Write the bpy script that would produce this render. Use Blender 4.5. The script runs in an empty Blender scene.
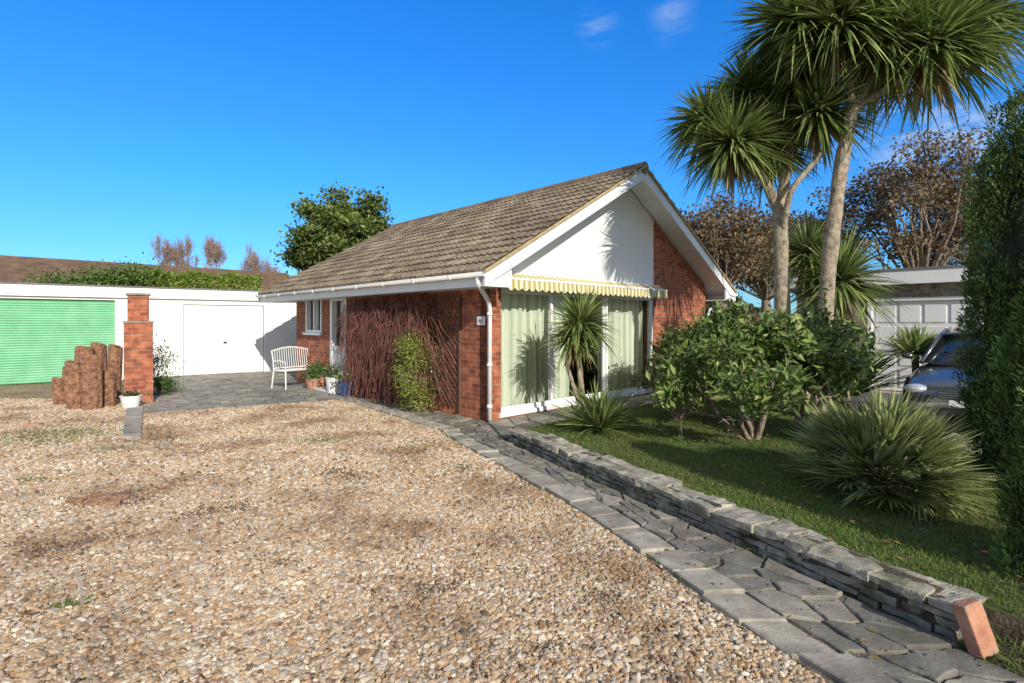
import bpy, math, random
import numpy as np
from mathutils import Vector, Matrix
random.seed(7); rng=np.random.default_rng(7)
sc=bpy.context.scene
F=533.0; H=1.6; HZ=322.0
def gp(px,py,z=0.0):
    Y=F*(H-z)/(py-HZ); return ((px-512)/F*Y, Y)
# ------------------------------------------------------------ materials
def newmat(name):
    m=bpy.data.materials.new(name); m.use_nodes=True
    nt=m.node_tree; b=nt.nodes['Principled BSDF']; return m,nt,b
def N(nt,t,**k):
    n=nt.nodes.new(t)
    for a,v in k.items(): setattr(n,a,v)
    return n
def ramp(nt,stops,interp='LINEAR'):
    r=N(nt,'ShaderNodeValToRGB'); cr=r.color_ramp; cr.interpolation=interp
    while len(cr.elements)<len(stops): cr.elements.new(0.5)
    for e,(p,c) in zip(cr.elements,stops):
        e.position=p; e.color=(c[0],c[1],c[2],1)
    return r
def noisy(name,c1,c2,scale=5,rough=0.7,bump=0.1,bscale=40,metal=0.0,spec=0.5,detail=6,bd=0.02,stain=None):
    m,nt,b=newmat(name)
    tc=N(nt,'ShaderNodeTexCoord')
    no=N(nt,'ShaderNodeTexNoise'); no.inputs['Scale'].default_value=scale; no.inputs['Detail'].default_value=detail
    nt.links.new(tc.outputs['Object'],no.inputs['Vector'])
    r=ramp(nt,[(0.3,c1),(0.7,c2)]); nt.links.new(no.outputs['Fac'],r.inputs['Fac'])
    out=r.outputs['Color']
    if stain is not None:
        n3=N(nt,'ShaderNodeTexNoise'); n3.inputs['Scale'].default_value=stain[0]; n3.inputs['Detail'].default_value=8; nt.links.new(tc.outputs['Object'],n3.inputs['Vector'])
        rr=ramp(nt,[(stain[2],(0,0,0)),(stain[3],(1,1,1))]); nt.links.new(n3.outputs['Fac'],rr.inputs['Fac'])
        mx=N(nt,'ShaderNodeMix',data_type='RGBA'); nt.links.new(rr.outputs[0],mx.inputs[0]); nt.links.new(out,mx.inputs[6]); mx.inputs[7].default_value=(*stain[1],1); out=mx.outputs[2]
    nt.links.new(out,b.inputs['Base Color'])
    b.inputs['Roughness'].default_value=rough; b.inputs['Metallic'].default_value=metal
    b.inputs['Specular IOR Level'].default_value=spec
    if bump>0:
        n2=N(nt,'ShaderNodeTexNoise'); n2.inputs['Scale'].default_value=bscale; n2.inputs['Detail'].default_value=5
        nt.links.new(tc.outputs['Object'],n2.inputs['Vector'])
        bp=N(nt,'ShaderNodeBump'); bp.inputs['Strength'].default_value=bump; bp.inputs['Distance'].default_value=bd
        nt.links.new(n2.outputs['Fac'],bp.inputs['Height']); nt.links.new(bp.outputs['Normal'],b.inputs['Normal'])
    return m
def brickmat(name,c1,c2,mort,bw=0.225,rh=0.075):
    m,nt,b=newmat(name)
    uv=N(nt,'ShaderNodeUVMap')
    br=N(nt,'ShaderNodeTexBrick'); br.inputs['Scale'].default_value=1.0
    br.inputs['Brick Width'].default_value=bw; br.inputs['Row Height'].default_value=rh
    br.inputs['Mortar Size'].default_value=0.006; br.inputs['Mortar Smooth'].default_value=0.3
    br.inputs['Color1'].default_value=(*c1,1); br.inputs['Color2'].default_value=(*c2,1); br.inputs['Mortar'].default_value=(*mort,1)
    nt.links.new(uv.outputs['UV'],br.inputs['Vector'])
    no=N(nt,'ShaderNodeTexNoise'); no.inputs['Scale'].default_value=7; no.inputs['Detail'].default_value=8
    nt.links.new(uv.outputs['UV'],no.inputs['Vector'])
    r=ramp(nt,[(0.3,(0.5,0.46,0.46)),(0.7,(1.3,1.25,1.2))]); nt.links.new(no.outputs['Fac'],r.inputs['Fac'])
    mx=N(nt,'ShaderNodeMix',data_type='RGBA',blend_type='MULTIPLY'); mx.inputs[0].default_value=1
    nt.links.new(br.outputs['Color'],mx.inputs[6]); nt.links.new(r.outputs['Color'],mx.inputs[7])
    nt.links.new(mx.outputs[2],b.inputs['Base Color']); b.inputs['Roughness'].default_value=0.85
    sub=N(nt,'ShaderNodeMath',operation='MULTIPLY_ADD'); sub.inputs[1].default_value=-1; sub.inputs[2].default_value=1
    nt.links.new(br.outputs['Fac'],sub.inputs[0])
    ad=N(nt,'ShaderNodeMath',operation='MULTIPLY_ADD'); ad.inputs[1].default_value=0.4
    nt.links.new(no.outputs['Fac'],ad.inputs[0]); nt.links.new(sub.outputs[0],ad.inputs[2])
    bp=N(nt,'ShaderNodeBump'); bp.inputs['Strength'].default_value=0.7; bp.inputs['Distance'].default_value=0.008
    nt.links.new(ad.outputs[0],bp.inputs['Height']); nt.links.new(bp.outputs['Normal'],b.inputs['Normal'])
    return m
def attrmat(name,rough=0.5,trans=0.25,spec=0.4):
    m,nt,b=newmat(name)
    at=N(nt,'ShaderNodeAttribute'); at.attribute_name='Col'
    nt.links.new(at.outputs['Color'],b.inputs['Base Color']); b.inputs['Roughness'].default_value=rough
    b.inputs['Specular IOR Level'].default_value=spec
    if trans>0:
        tr=N(nt,'ShaderNodeBsdfTranslucent'); nt.links.new(at.outputs['Color'],tr.inputs['Color'])
        mx=N(nt,'ShaderNodeMixShader'); mx.inputs[0].default_value=trans
        nt.links.new(b.outputs[0],mx.inputs[1]); nt.links.new(tr.outputs[0],mx.inputs[2])
        nt.links.new(mx.outputs[0],nt.nodes['Material Output'].inputs['Surface'])
    return m
M_leaf=attrmat('leaf'); M_grass=attrmat('grass_blade',0.6,0.3,0.2); M_litter=attrmat('litter',0.8,0,0.2); M_conif=attrmat('conifer_leaf',0.7,0.0,0.2)
M_brick=brickmat('red_brick',(0.47,0.15,0.07),(0.26,0.07,0.04),(0.36,0.28,0.20))
M_brick2=brickmat('buff_brick',(0.30,0.26,0.20),(0.20,0.18,0.15),(0.3,0.28,0.25))
M_white=noisy('white_paint',(0.76,0.76,0.74),(0.83,0.83,0.82),3,0.45,0.03,60)
M_render=noisy('white_render',(0.72,0.72,0.69),(0.83,0.83,0.81),2.2,0.8,0.25,90,bd=0.006,stain=(1.1,(0.62,0.62,0.58),.55,.8))
M_upvc=noisy('white_plastic',(0.78,0.78,0.78),(0.82,0.82,0.82),3,0.3,0.0)
M_tile2=noisy('brown_roof_tile',(0.10,0.06,0.04),(0.20,0.13,0.085),3,0.9,0.3,30)
M_verge=noisy('verge_mortar',(0.32,0.24,0.12),(0.5,0.40,0.22),12,0.9,0.3,60)
M_green=noisy('green_paint',(0.17,0.46,0.26),(0.24,0.55,0.33),3,0.45,0.02,30)
M_dark=noisy('dark',(0.015,0.015,0.016),(0.03,0.03,0.03),5,0.6,0)
M_room=noisy('room_wall',(0.25,0.22,0.18),(0.32,0.28,0.24),2,0.9,0)
M_stone=noisy('wall_stone',(0.13,0.12,0.095),(0.40,0.365,0.295),9,0.92,0.9,60,bd=0.008,detail=10,stain=(5,(0.10,0.105,0.05),.50,.68))
M_cap=noisy('wall_cap',(0.20,0.185,0.145),(0.47,0.43,0.35),7,0.92,0.9,60,bd=0.008,detail=10,stain=(4,(0.12,0.12,0.07),.48,.70))
M_flag=noisy('flagstone',(0.14,0.13,0.105),(0.32,0.295,0.245),5,0.9,0.8,35,bd=0.008,detail=10,stain=(1.7,(0.10,0.092,0.072),.45,.7))
M_slab=noisy('edge_slab',(0.25,0.225,0.18),(0.47,0.425,0.345),8,0.9,0.7,60,bd=0.006,detail=10,stain=(3,(0.16,0.145,0.115),.5,.7))
M_patio=noisy('patio_slab',(0.19,0.175,0.145),(0.36,0.335,0.285),5,0.9,0.4,40,bd=0.005,detail=9,stain=(1.2,(0.14,0.135,0.12),.45,.7))
M_soil=noisy('soil',(0.045,0.032,0.02),(0.14,0.11,0.08),14,1,1,60,bd=0.02)
M_conc=noisy('concrete',(0.28,0.255,0.22),(0.44,0.40,0.34),2.5,0.9,0.3,50,bd=0.006)
M_bark=noisy('bark',(0.12,0.085,0.06),(0.34,0.27,0.20),14,0.95,1,35,bd=0.02)
M_palmbark=noisy('palm_bark',(0.17,0.13,0.09),(0.46,0.39,0.29),12,0.95,1,40,bd=0.02)
M_logbark=noisy('log_bark',(0.12,0.055,0.03),(0.40,0.21,0.12),16,0.95,1,26,bd=0.03,detail=10)
M_logend=noisy('log_end',(0.46,0.29,0.17),(0.66,0.46,0.30),9,0.9,0.4,50)
M_wood=noisy('dark_wood',(0.08,0.045,0.03),(0.16,0.09,0.06),12,0.8,0.2,50)
M_terra=noisy('terracotta',(0.36,0.15,0.09),(0.58,0.30,0.19),12,0.9,0.8,60,bd=0.01,stain=(9,(0.30,0.24,0.17),.5,.7))
M_blue=noisy('blue_glaze',(0.02,0.07,0.22),(0.04,0.12,0.30),4,0.2,0)
M_galv=noisy('grey_felt',(0.12,0.12,0.12),(0.2,0.2,0.2),4,0.9,0.3,40)
def glassmat():
    m,nt,b=newmat('window_glass'); nt.nodes.remove(b)
    g=N(nt,'ShaderNodeBsdfGlossy'); g.inputs['Roughness'].default_value=0.02
    t=N(nt,'ShaderNodeBsdfTransparent'); t.inputs['Color'].default_value=(0.88,0.91,0.89,1)
    fr=N(nt,'ShaderNodeFresnel'); fr.inputs['IOR'].default_value=1.5
    mx=N(nt,'ShaderNodeMixShader'); nt.links.new(fr.outputs[0],mx.inputs[0])
    nt.links.new(t.outputs[0],mx.inputs[1]); nt.links.new(g.outputs[0],mx.inputs[2])
    nt.links.new(mx.outputs[0],nt.nodes['Material Output'].inputs['Surface']); return m
M_glass=glassmat()
def stripemat(name,ca,cb,width,axis=0,rough=0.8):
    m,nt,b=newmat(name)
    tc=N(nt,'ShaderNodeTexCoord'); sp=N(nt,'ShaderNodeSeparateXYZ'); nt.links.new(tc.outputs['Object'],sp.inputs[0])
    mu=N(nt,'ShaderNodeMath',operation='MULTIPLY'); mu.inputs[1].default_value=1/width; nt.links.new(sp.outputs[axis],mu.inputs[0])
    fr=N(nt,'ShaderNodeMath',operation='FRACT'); nt.links.new(mu.outputs[0],fr.inputs[0])
    r=ramp(nt,[(0,ca),(0.45,ca),(0.5,cb),(0.95,cb)]); nt.links.new(fr.outputs[0],r.inputs['Fac'])
    nt.links.new(r.outputs['Color'],b.inputs['Base Color']); b.inputs['Roughness'].default_value=rough
    return m
M_awn=stripemat('awning_fabric',(0.72,0.66,0.48),(0.42,0.36,0.12),0.12)
M_curt=stripemat('curtain_fabric',(0.54,0.59,0.47),(0.72,0.73,0.62),0.21)
M_carpaint,nt,b=newmat('grey_car_paint'); b.inputs['Base Color'].default_value=(0.13,0.15,0.18,1); b.inputs['Metallic'].default_value=0.7; b.inputs['Roughness'].default_value=0.25; b.inputs['Coat Weight'].default_value=0.7
M_carsilver,nt,b=newmat('silver_bumper'); b.inputs['Base Color'].default_value=(0.5,0.5,0.48,1); b.inputs['Metallic'].default_value=0.2; b.inputs['Roughness'].default_value=0.4
M_carglass,nt,b=newmat('car_glass'); b.inputs['Base Color'].default_value=(0.01,0.012,0.015,1); b.inputs['Roughness'].default_value=0.05
M_rubber,nt,b=newmat('rubber'); b.inputs['Base Color'].default_value=(0.02,0.02,0.02,1); b.inputs['Roughness'].default_value=0.8
M_lamp,nt,b=newmat('headlamp'); b.inputs['Base Color'].default_value=(0.7,0.72,0.75,1); b.inputs['Metallic'].default_value=0.6; b.inputs['Roughness'].default_value=0.1
M_alloy,nt,b=newmat('alloy'); b.inputs['Base Color'].default_value=(0.5,0.5,0.52,1); b.inputs['Metallic'].default_value=0.9; b.inputs['Roughness'].default_value=0.3

# ------------------------------------------------------------ builders
def empty(name,loc=(0,0,0),rz=0):
    e=bpy.data.objects.new(name,None); e.location=loc; e.rotation_euler=(0,0,rz); e.empty_display_size=0.2
    sc.collection.objects.link(e); return e
def link(o,parent=None):
    sc.collection.objects.link(o)
    if parent: o.parent=parent
    return o
CL=bpy.data.textures.new('rough_clouds','CLOUDS'); CL.noise_scale=0.07; CL.noise_depth=4
def roughen(o,strength=.02,lv=3):
    s=o.modifiers.new('sub','SUBSURF'); s.subdivision_type='SIMPLE'; s.levels=lv; s.render_levels=lv
    d=o.modifiers.new('disp','DISPLACE'); d.texture=CL; d.strength=strength; d.mid_level=.5; d.texture_coords='LOCAL'
class B:
    def __init__(s): s.v=[]; s.f=[]; s.m=[]
    def quadv(s,pts,m=0):
        i=len(s.v); s.v+= [tuple(p) for p in pts]; s.f.append(tuple(range(i,i+len(pts)))); s.m.append(m)
    def box(s,x0,x1,y0,y1,z0,z1,m=0,jit=0,rot=None,piv=None):
        P=[(x0,y0,z0),(x1,y0,z0),(x1,y1,z0),(x0,y1,z0),(x0,y0,z1),(x1,y0,z1),(x1,y1,z1),(x0,y1,z1)]
        if jit: P=[tuple(c+random.uniform(-jit,jit) for c in p) for p in P]
        if rot is not None:
            pv=Vector(piv if piv else ((x0+x1)/2,(y0+y1)/2,(z0+z1)/2)); P=[tuple(rot@(Vector(p)-pv)+pv) for p in P]
        i=len(s.v); s.v+=P
        for q in [(0,3,2,1),(4,5,6,7),(0,1,5,4),(1,2,6,5),(2,3,7,6),(3,0,4,7)]:
            s.f.append(tuple(i+k for k in q)); s.m.append(m)
    def prism(s,poly,y0,y1,m=0):
        n=len(poly); i=len(s.v)
        s.v+=[(x,y0,z) for x,z in poly]+[(x,y1,z) for x,z in poly]
        s.f.append(tuple(i+k for k in range(n))); s.m.append(m)
        s.f.append(tuple(i+n+k for k in reversed(range(n)))); s.m.append(m)
        for k in range(n):
            k2=(k+1)%n; s.f.append((i+k,i+n+k,i+n+k2,i+k2)); s.m.append(m)
    def tube(s,pts,r,n=6,m=0,r1=None,cap=True):
        pts=[Vector(p) for p in pts]; K=len(pts); i=len(s.v)
        for k,p in enumerate(pts):
            d=(pts[min(k+1,K-1)]-pts[max(k-1,0)]).normalized()
            if abs(d.z)<0.95: a=d.cross(Vector((0,0,1))).normalized()
            else: a=d.cross(Vector((0,1,0))).normalized()
            b=d.cross(a); rr=r[k] if isinstance(r,(list,tuple)) else (r if r1 is None else r+(r1-r)*k/(K-1))
            for j in range(n):
                t=2*math.pi*j/n; s.v.append(tuple(p+a*math.cos(t)*rr+b*math.sin(t)*rr))
        for k in range(K-1):
            for j in range(n):
                j2=(j+1)%n; s.f.append((i+k*n+j,i+k*n+j2,i+(k+1)*n+j2,i+(k+1)*n+j)); s.m.append(m)
        if cap:
            s.f.append(tuple(i+j for j in reversed(range(n)))); s.m.append(m)
            s.f.append(tuple(i+(K-1)*n+j for j in range(n))); s.m.append(m)
    def lathe(s,prof,c=(0,0,0),n=20,m=0):
        i=len(s.v)
        for r,z in prof:
            for j in range(n):
                t=2*math.pi*j/n; s.v.append((c[0]+r*math.cos(t),c[1]+r*math.sin(t),c[2]+z))
        for k in range(len(prof)-1):
            for j in range(n):
                j2=(j+1)%n; s.f.append((i+k*n+j,i+k*n+j2,i+(k+1)*n+j2,i+(k+1)*n+j)); s.m.append(m)
    def build(s,name,mats,parent=None,smooth=False,bevel=0):
        me=bpy.data.meshes.new(name); me.from_pydata(s.v,[],s.f)
        if not isinstance(mats,(list,tuple)): mats=[mats]
        for mm in mats: me.materials.append(mm)
        me.polygons.foreach_set('material_index',s.m)
        if smooth: me.polygons.foreach_set('use_smooth',[True]*len(s.f))
        me.update()
        uv=me.uv_layers.new(name='UVMap')
        for p in me.polygons:
            n=p.normal
            if abs(n.z)<0.8:
                t=Vector((-n.y,n.x,0)).normalized()
                if abs(t.x)>abs(t.y):
                    if t.x<0: t=-t
                elif t.y<0: t=-t
                for li in p.loop_indices:
                    co=me.vertices[me.loops[li].vertex_index].co; uv.data[li].uv=(co.dot(t),co.z)
            else:
                for li in p.loop_indices:
                    co=me.vertices[me.loops[li].vertex_index].co; uv.data[li].uv=(co.x,co.y)
        o=bpy.data.objects.new(name,me); link(o,parent)
        if bevel:
            bm=o.modifiers.new('bevel','BEVEL'); bm.width=bevel; bm.segments=2; bm.limit_method='ANGLE'
        return o
def mesh_np(name,V,Fc,col=None,mats=None,parent=None,smooth=False,matidx=None):
    me=bpy.data.meshes.new(name); k=Fc.shape[1]
    me.vertices.add(len(V)); me.vertices.foreach_set('co',V.astype(np.float32).ravel())
    me.loops.add(Fc.size); me.loops.foreach_set('vertex_index',Fc.astype(np.int32).ravel())
    me.polygons.add(len(Fc)); me.polygons.foreach_set('loop_start',np.arange(0,Fc.size,k,dtype=np.int32))
    try: me.polygons.foreach_set('loop_total',np.full(len(Fc),k,dtype=np.int32))
    except Exception: pass
    me.polygons.foreach_set('use_smooth',np.full(len(Fc),smooth))
    if col is not None:
        a=me.color_attributes.new('Col','FLOAT_COLOR','POINT')
        c4=np.concatenate([col,np.ones((len(col),1))],1).astype(np.float32); a.data.foreach_set('color',c4.ravel())
    for mm in (mats if isinstance(mats,(list,tuple)) else [mats]): me.materials.append(mm)
    if matidx is not None: me.polygons.foreach_set('material_index',matidx.astype(np.int32))
    me.update(calc_edges=True)
    o=bpy.data.objects.new(name,me); link(o,parent); return o
def nrm(a): return a/(np.linalg.norm(a,axis=-1,keepdims=True)+1e-9)
def lerpcol(n,cols):
    cols=np.array(cols); i=rng.integers(0,len(cols),n); j=rng.integers(0,len(cols),n); t=rng.random((n,1))
    c=cols[i]*(1-t)+cols[j]*t; c*=rng.uniform(0.75,1.25,(n,1)); return c
def leaf_cloud(name,C,size,cols,parent=None,dirs=None,aspect=0.5,mat=None,shade=None,flat=False,dn=.5):
    n=len(C); d=rng.normal(size=(n,3)) if dirs is None else dirs+rng.normal(size=(n,3))*dn
    if flat: d[:,2]*=0.1
    d=nrm(d); r=rng.normal(size=(n,3))
    if flat: r=np.tile([0,0,1.0],(n,1))+r*0.25
    w=nrm(np.cross(d,r)); nn=np.cross(w,d)
    s=size*rng.uniform(0.6,1.3,(n,1))
    V=np.stack([C,C+d*s*0.5+w*s*aspect*0.5+nn*s*0.08,C+d*s,C+d*s*0.5-w*s*aspect*0.5+nn*s*0.08],1).reshape(-1,3)
    i=np.arange(n)[:,None]*4
    Fc=np.concatenate([i+np.array([[0,1,2]]),i+np.array([[0,2,3]])],0)
    col=lerpcol(n,cols)
    if shade is not None: col*=shade[:,None]
    return mesh_np(name,V,Fc,np.repeat(col,4,0),mat or M_leaf,parent)
def blades(name,Bs,D,L,W,droop,cols,parent=None,seg=5,mat=None,fold=0.15,taper=0.55,tipcol=None):
    n=len(Bs); D=nrm(D); L=np.broadcast_to(L,(n,)).reshape(n,1); W=np.broadcast_to(W,(n,)).reshape(n,1)
    droop=np.broadcast_to(droop,(n,)).reshape(n,1)
    up=np.tile([0,0,1.0],(n,1)); side=nrm(np.cross(D,up+rng.normal(size=(n,3))*0.25)); nn=np.cross(side,D)
    rows=[];cl=[]
    base=lerpcol(n,cols)
    for k in range(seg+1):
        t=k/seg
        P=Bs+D*L*t; P=P+np.array([0,0,-1.0])*droop*L*t*t
        w=W*(min(1,0.5+t*2))*max(0.02,(1-t**(1/ taper*1.2)))*0.5
        rows.append(np.stack([P-side*w,P+nn*w*-fold*2,P+side*w],1))
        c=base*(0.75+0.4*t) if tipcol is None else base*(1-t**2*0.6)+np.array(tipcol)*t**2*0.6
        cl.append(np.repeat(c[:,None,:],3,1))
    V=np.stack(rows,1).reshape(-1,3); col=np.stack(cl,1).reshape(-1,3)
    st=(seg+1)*3; i=np.arange(n)[:,None]*st; fs=[]
    for k in range(seg):
        a=k*3
        fs.append(i+np.array([[a,a+1,a+4,a+3]])); fs.append(i+np.array([[a+1,a+2,a+5,a+4]]))
    return mesh_np(name,V,np.concatenate(fs,0),col,mat or M_leaf,parent,smooth=True)
def grow(p,d,L,r,depth,maxd,spread,nch,up,segs,tips,ratio=0.72,wob=0.15):
    sub=3; q=np.array(p,float)
    for k in range(sub):
        d=nrm(d+rng.normal(size=3)*wob+np.array([0,0,up])*0.3)
        q2=q+d*L/sub; r2=r*(1-0.3/sub*1.2)
        segs.append((q,q2,r,r2)); 
        if depth>=maxd-1: tips.append(q2)
        q=q2; r=r2
    if depth<maxd:
        m=nch if not isinstance(nch,(list,tuple)) else nch[min(depth,len(nch)-1)]
        for c in range(m):
            a=rng.normal(size=3); a=nrm(a-d*np.dot(a,d)); dd=nrm(d+a*spread*rng.uniform(0.6,1.3))
            grow(q,dd,L*ratio*rng.uniform(0.75,1.2),r*0.68,depth+1,maxd,spread,nch,up,segs,tips,ratio,wob)
def seg_mesh(name,segs,mat,parent,n=6):
    P0=np.array([s[0] for s in segs]);P1=np.array([s[1] for s in segs]);R0=np.array([s[2] for s in segs])[:,None];R1=np.array([s[3] for s in segs])[:,None]
    d=nrm(P1-P0); ref=np.where(np.abs(d[:,2:3])>0.9,np.array([[1.0,0,0]]),np.array([[0,0,1.0]])); a=nrm(np.cross(d,ref)); b=np.cross(d,a)
    rows=[]
    for P,R in((P0,R0),(P1,R1)):
        for j in range(n):
            t=2*math.pi*j/n; rows.append(P+a*R*math.cos(t)+b*R*math.sin(t))
    V=np.stack(rows,1).reshape(-1,3); i=np.arange(len(segs))[:,None]*2*n
    Fc=np.concatenate([i+np.array([[j,(j+1)%n,n+(j+1)%n,n+j]]) for j in range(n)],0)
    return mesh_np(name,V,Fc,None,mat,parent,smooth=True)
def tree(name,pos,h,trunk,maxd,spread,nch,up,nleaf,lsize,sigma,cols,r0=0.15,bark=None,ratio=0.72,wob=0.15,aspect=0.5,nst=1,lean=(0,0,1),stems_spread=0.3,scale=(1,1,1),zmin=-9,width=None,rmin=0):
    e=empty(name,(pos[0],pos[1],pos[2] if len(pos)>2 else 0)); segs=[];tips=[]
    for k in range(nst):
        dd=np.array(lean,float)+ (rng.normal(size=3)*stems_spread if nst>1 else 0); dd[2]=abs(dd[2])
        grow(np.array([0,0,-0.05]),nrm(dd),trunk,r0,0,maxd,spread,nch,up,segs,tips,ratio,wob)
    T=np.array(tips); zs=T[:,2].max(); k=h/zs
    S=np.array(scale)*k
    if width:
        wx=np.percentile(np.abs(T[:,:2]),96); S=np.array([width/wx,width/wx,k])
    segs=[(a*S,b*S,max(r,rmin),max(r2,rmin)) for a,b,r,r2 in segs]; T=T*S
    seg_mesh('branches',segs,bark or M_bark,e)
    if nleaf:
        i=rng.integers(0,len(T),nleaf); C=T[i]+rng.normal(size=(nleaf,3))*sigma
        cb=rng.uniform(0.65,1.25,len(T))[i]; ok=C[:,2]>zmin
        leaf_cloud('foliage',C[ok],lsize,cols,e,aspect=aspect,shade=cb[ok])
    return e
def blob_tree(name,pos,zc,R,ncl,nleaf,ls,cols,trunk_h,r0,fill=.35,cs=.5,bark=None):
    e=empty(name,(pos[0],pos[1],0)); b=B()
    d=nrm(rng.normal(size=(ncl,3))); rr=rng.uniform(fill,1,(ncl,1))**.6
    d*=rr; K=d*np.array(R)*(1+.12*rng.normal(size=(ncl,1)))+[0,0,zc]
    K=K[K[:,2]>zc-R[2]*.8]
    segs=[(np.array([0,0,-.1]),np.array([0,0,trunk_h]),r0,r0*.75)]
    top=np.array([0,0,trunk_h])
    for c in K[::3]:
        mid=(top+c)/2+rng.normal(size=3)*.3; segs.append((top,mid,r0*.35,r0*.2)); segs.append((mid,c,r0*.2,r0*.05))
        for _ in range(3): segs.append((mid+(c-mid)*rng.random(),c+rng.normal(size=3)*.7,r0*.08,r0*.03))
    seg_mesh('limbs',segs,bark or M_bark,e)
    i=rng.integers(0,len(K),nleaf); C=K[i]+rng.normal(size=(nleaf,3))*cs*np.array([1,1,.7])
    cb=rng.uniform(.6,1.3,len(K))[i]
    leaf_cloud('foliage',C,ls,cols,e,aspect=.6,shade=cb); return e

# ------------------------------------------------------------ camera, light
cam=bpy.data.cameras.new('camera'); co=bpy.data.objects.new('camera',cam); link(co); sc.camera=co
cam.sensor_width=36; cam.lens=F/1024*36; cam.shift_y=-(341.5-HZ)/1024; cam.clip_end=2000; cam.clip_start=0.05
co.location=(0,0,H); co.rotation_euler=(math.radians(90),0,0)
sd=Vector((0.45,-0.89,0)).normalized(); el=math.radians(27)
sv=Vector((sd.x*math.cos(el),sd.y*math.cos(el),math.sin(el)))
su=bpy.data.lights.new('sun','SUN'); su.energy=5.0; su.angle=math.radians(0.5); su.color=(1,0.93,0.82)
so=bpy.data.objects.new('sun',su); link(so); so.rotation_euler=sv.to_track_quat('Z','Y').to_euler(); so.location=(0,0,20)
w=bpy.data.worlds.new('World'); sc.world=w; w.use_nodes=True; nt=w.node_tree; bg=nt.nodes['Background']
sky=N(nt,'ShaderNodeTexSky',sky_type='NISHITA'); sky.sun_disc=False; sky.sun_elevation=el; sky.sun_rotation=math.atan2(sd.x,sd.y)
sky.air_density=1.0; sky.dust_density=0.2; sky.ozone_density=2.0
tc=N(nt,'ShaderNodeTexCoord'); sepd=N(nt,'ShaderNodeSeparateXYZ'); nt.links.new(tc.outputs['Generated'],sepd.inputs[0])
tint=N(nt,'ShaderNodeMix',data_type='RGBA',blend_type='MULTIPLY'); tint.inputs[0].default_value=1; nt.links.new(sky.outputs[0],tint.inputs[6])
gz=ramp(nt,[(0.0,(0.34,0.62,1.02)),(0.08,(0.31,0.68,1.15)),(0.22,(0.22,0.78,1.38)),(0.5,(0.13,0.86,1.68))]); nt.links.new(sepd.outputs[2],gz.inputs[0]); nt.links.new(gz.outputs[0],tint.inputs[7])
fill_sky=N(nt,'ShaderNodeMix',data_type='RGBA'); nt.links.new(sky.outputs[0],fill_sky.inputs[6]); fill_sky.inputs[7].default_value=(4.0,4.1,4.2,1); fill_sky.inputs[0].default_value=.55  # pale neutral fill added to the unseen sky overhead and behind the camera
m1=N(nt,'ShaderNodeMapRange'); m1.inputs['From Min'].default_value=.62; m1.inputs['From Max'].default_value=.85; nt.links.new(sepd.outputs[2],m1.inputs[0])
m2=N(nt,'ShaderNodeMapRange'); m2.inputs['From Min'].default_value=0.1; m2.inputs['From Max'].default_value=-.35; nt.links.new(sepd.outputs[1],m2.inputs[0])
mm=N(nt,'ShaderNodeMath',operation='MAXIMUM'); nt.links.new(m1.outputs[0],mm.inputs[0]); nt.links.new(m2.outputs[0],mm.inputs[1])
skm=N(nt,'ShaderNodeMix',data_type='RGBA'); nt.links.new(mm.outputs[0],skm.inputs[0]); nt.links.new(tint.outputs[2],skm.inputs[6]); nt.links.new(fill_sky.outputs[2],skm.inputs[7])
mp=N(nt,'ShaderNodeMapping'); mp.inputs['Scale'].default_value=(4,4,16); mp.inputs['Rotation'].default_value=(0.0,0.45,0.2)
nt.links.new(tc.outputs['Generated'],mp.inputs[0]); no=N(nt,'ShaderNodeTexNoise'); no.inputs['Scale'].default_value=2.2; no.inputs['Detail'].default_value=10; no.inputs['Roughness'].default_value=0.62; no.inputs['Distortion'].default_value=0.7
nt.links.new(mp.outputs[0],no.inputs['Vector'])
tot=None
for px_,py_,rad,am in[(598,26,.045,.45),(672,16,.05,.5),(955,112,.20,1),(905,160,.12,.9)]:
    dv=Vector(((px_-512)/F,1,(HZ-py_)/F)).normalized()
    ds=N(nt,'ShaderNodeVectorMath',operation='DISTANCE'); nt.links.new(tc.outputs['Generated'],ds.inputs[0]); ds.inputs[1].default_value=dv
    mr=N(nt,'ShaderNodeMapRange',interpolation_type='SMOOTHSTEP'); mr.inputs['From Min'].default_value=0; mr.inputs['From Max'].default_value=rad; mr.inputs['To Min'].default_value=am; mr.inputs['To Max'].default_value=0; nt.links.new(ds.outputs['Value'],mr.inputs[0])
    if tot is None: tot=mr.outputs[0]
    else:
        ad=N(nt,'ShaderNodeMath',operation='MAXIMUM'); nt.links.new(tot,ad.inputs[0]); nt.links.new(mr.outputs[0],ad.inputs[1]); tot=ad.outputs[0]
cr=ramp(nt,[(0.45,(0,0,0)),(0.75,(0.7,0.7,0.7))]); nt.links.new(no.outputs['Fac'],cr.inputs[0])
ml=N(nt,'ShaderNodeMath',operation='MULTIPLY'); nt.links.new(cr.outputs[0],ml.inputs[0]); nt.links.new(tot,ml.inputs[1])
mx=N(nt,'ShaderNodeMix',data_type='RGBA'); nt.links.new(ml.outputs[0],mx.inputs[0]); nt.links.new(skm.outputs[2],mx.inputs[6]); mx.inputs[7].default_value=(5.0,5.6,6.4,1)
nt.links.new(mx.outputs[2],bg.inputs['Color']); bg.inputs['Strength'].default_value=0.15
sc.view_settings.view_transform='Standard'; sc.view_settings.look='None'; sc.view_settings.exposure=0

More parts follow.
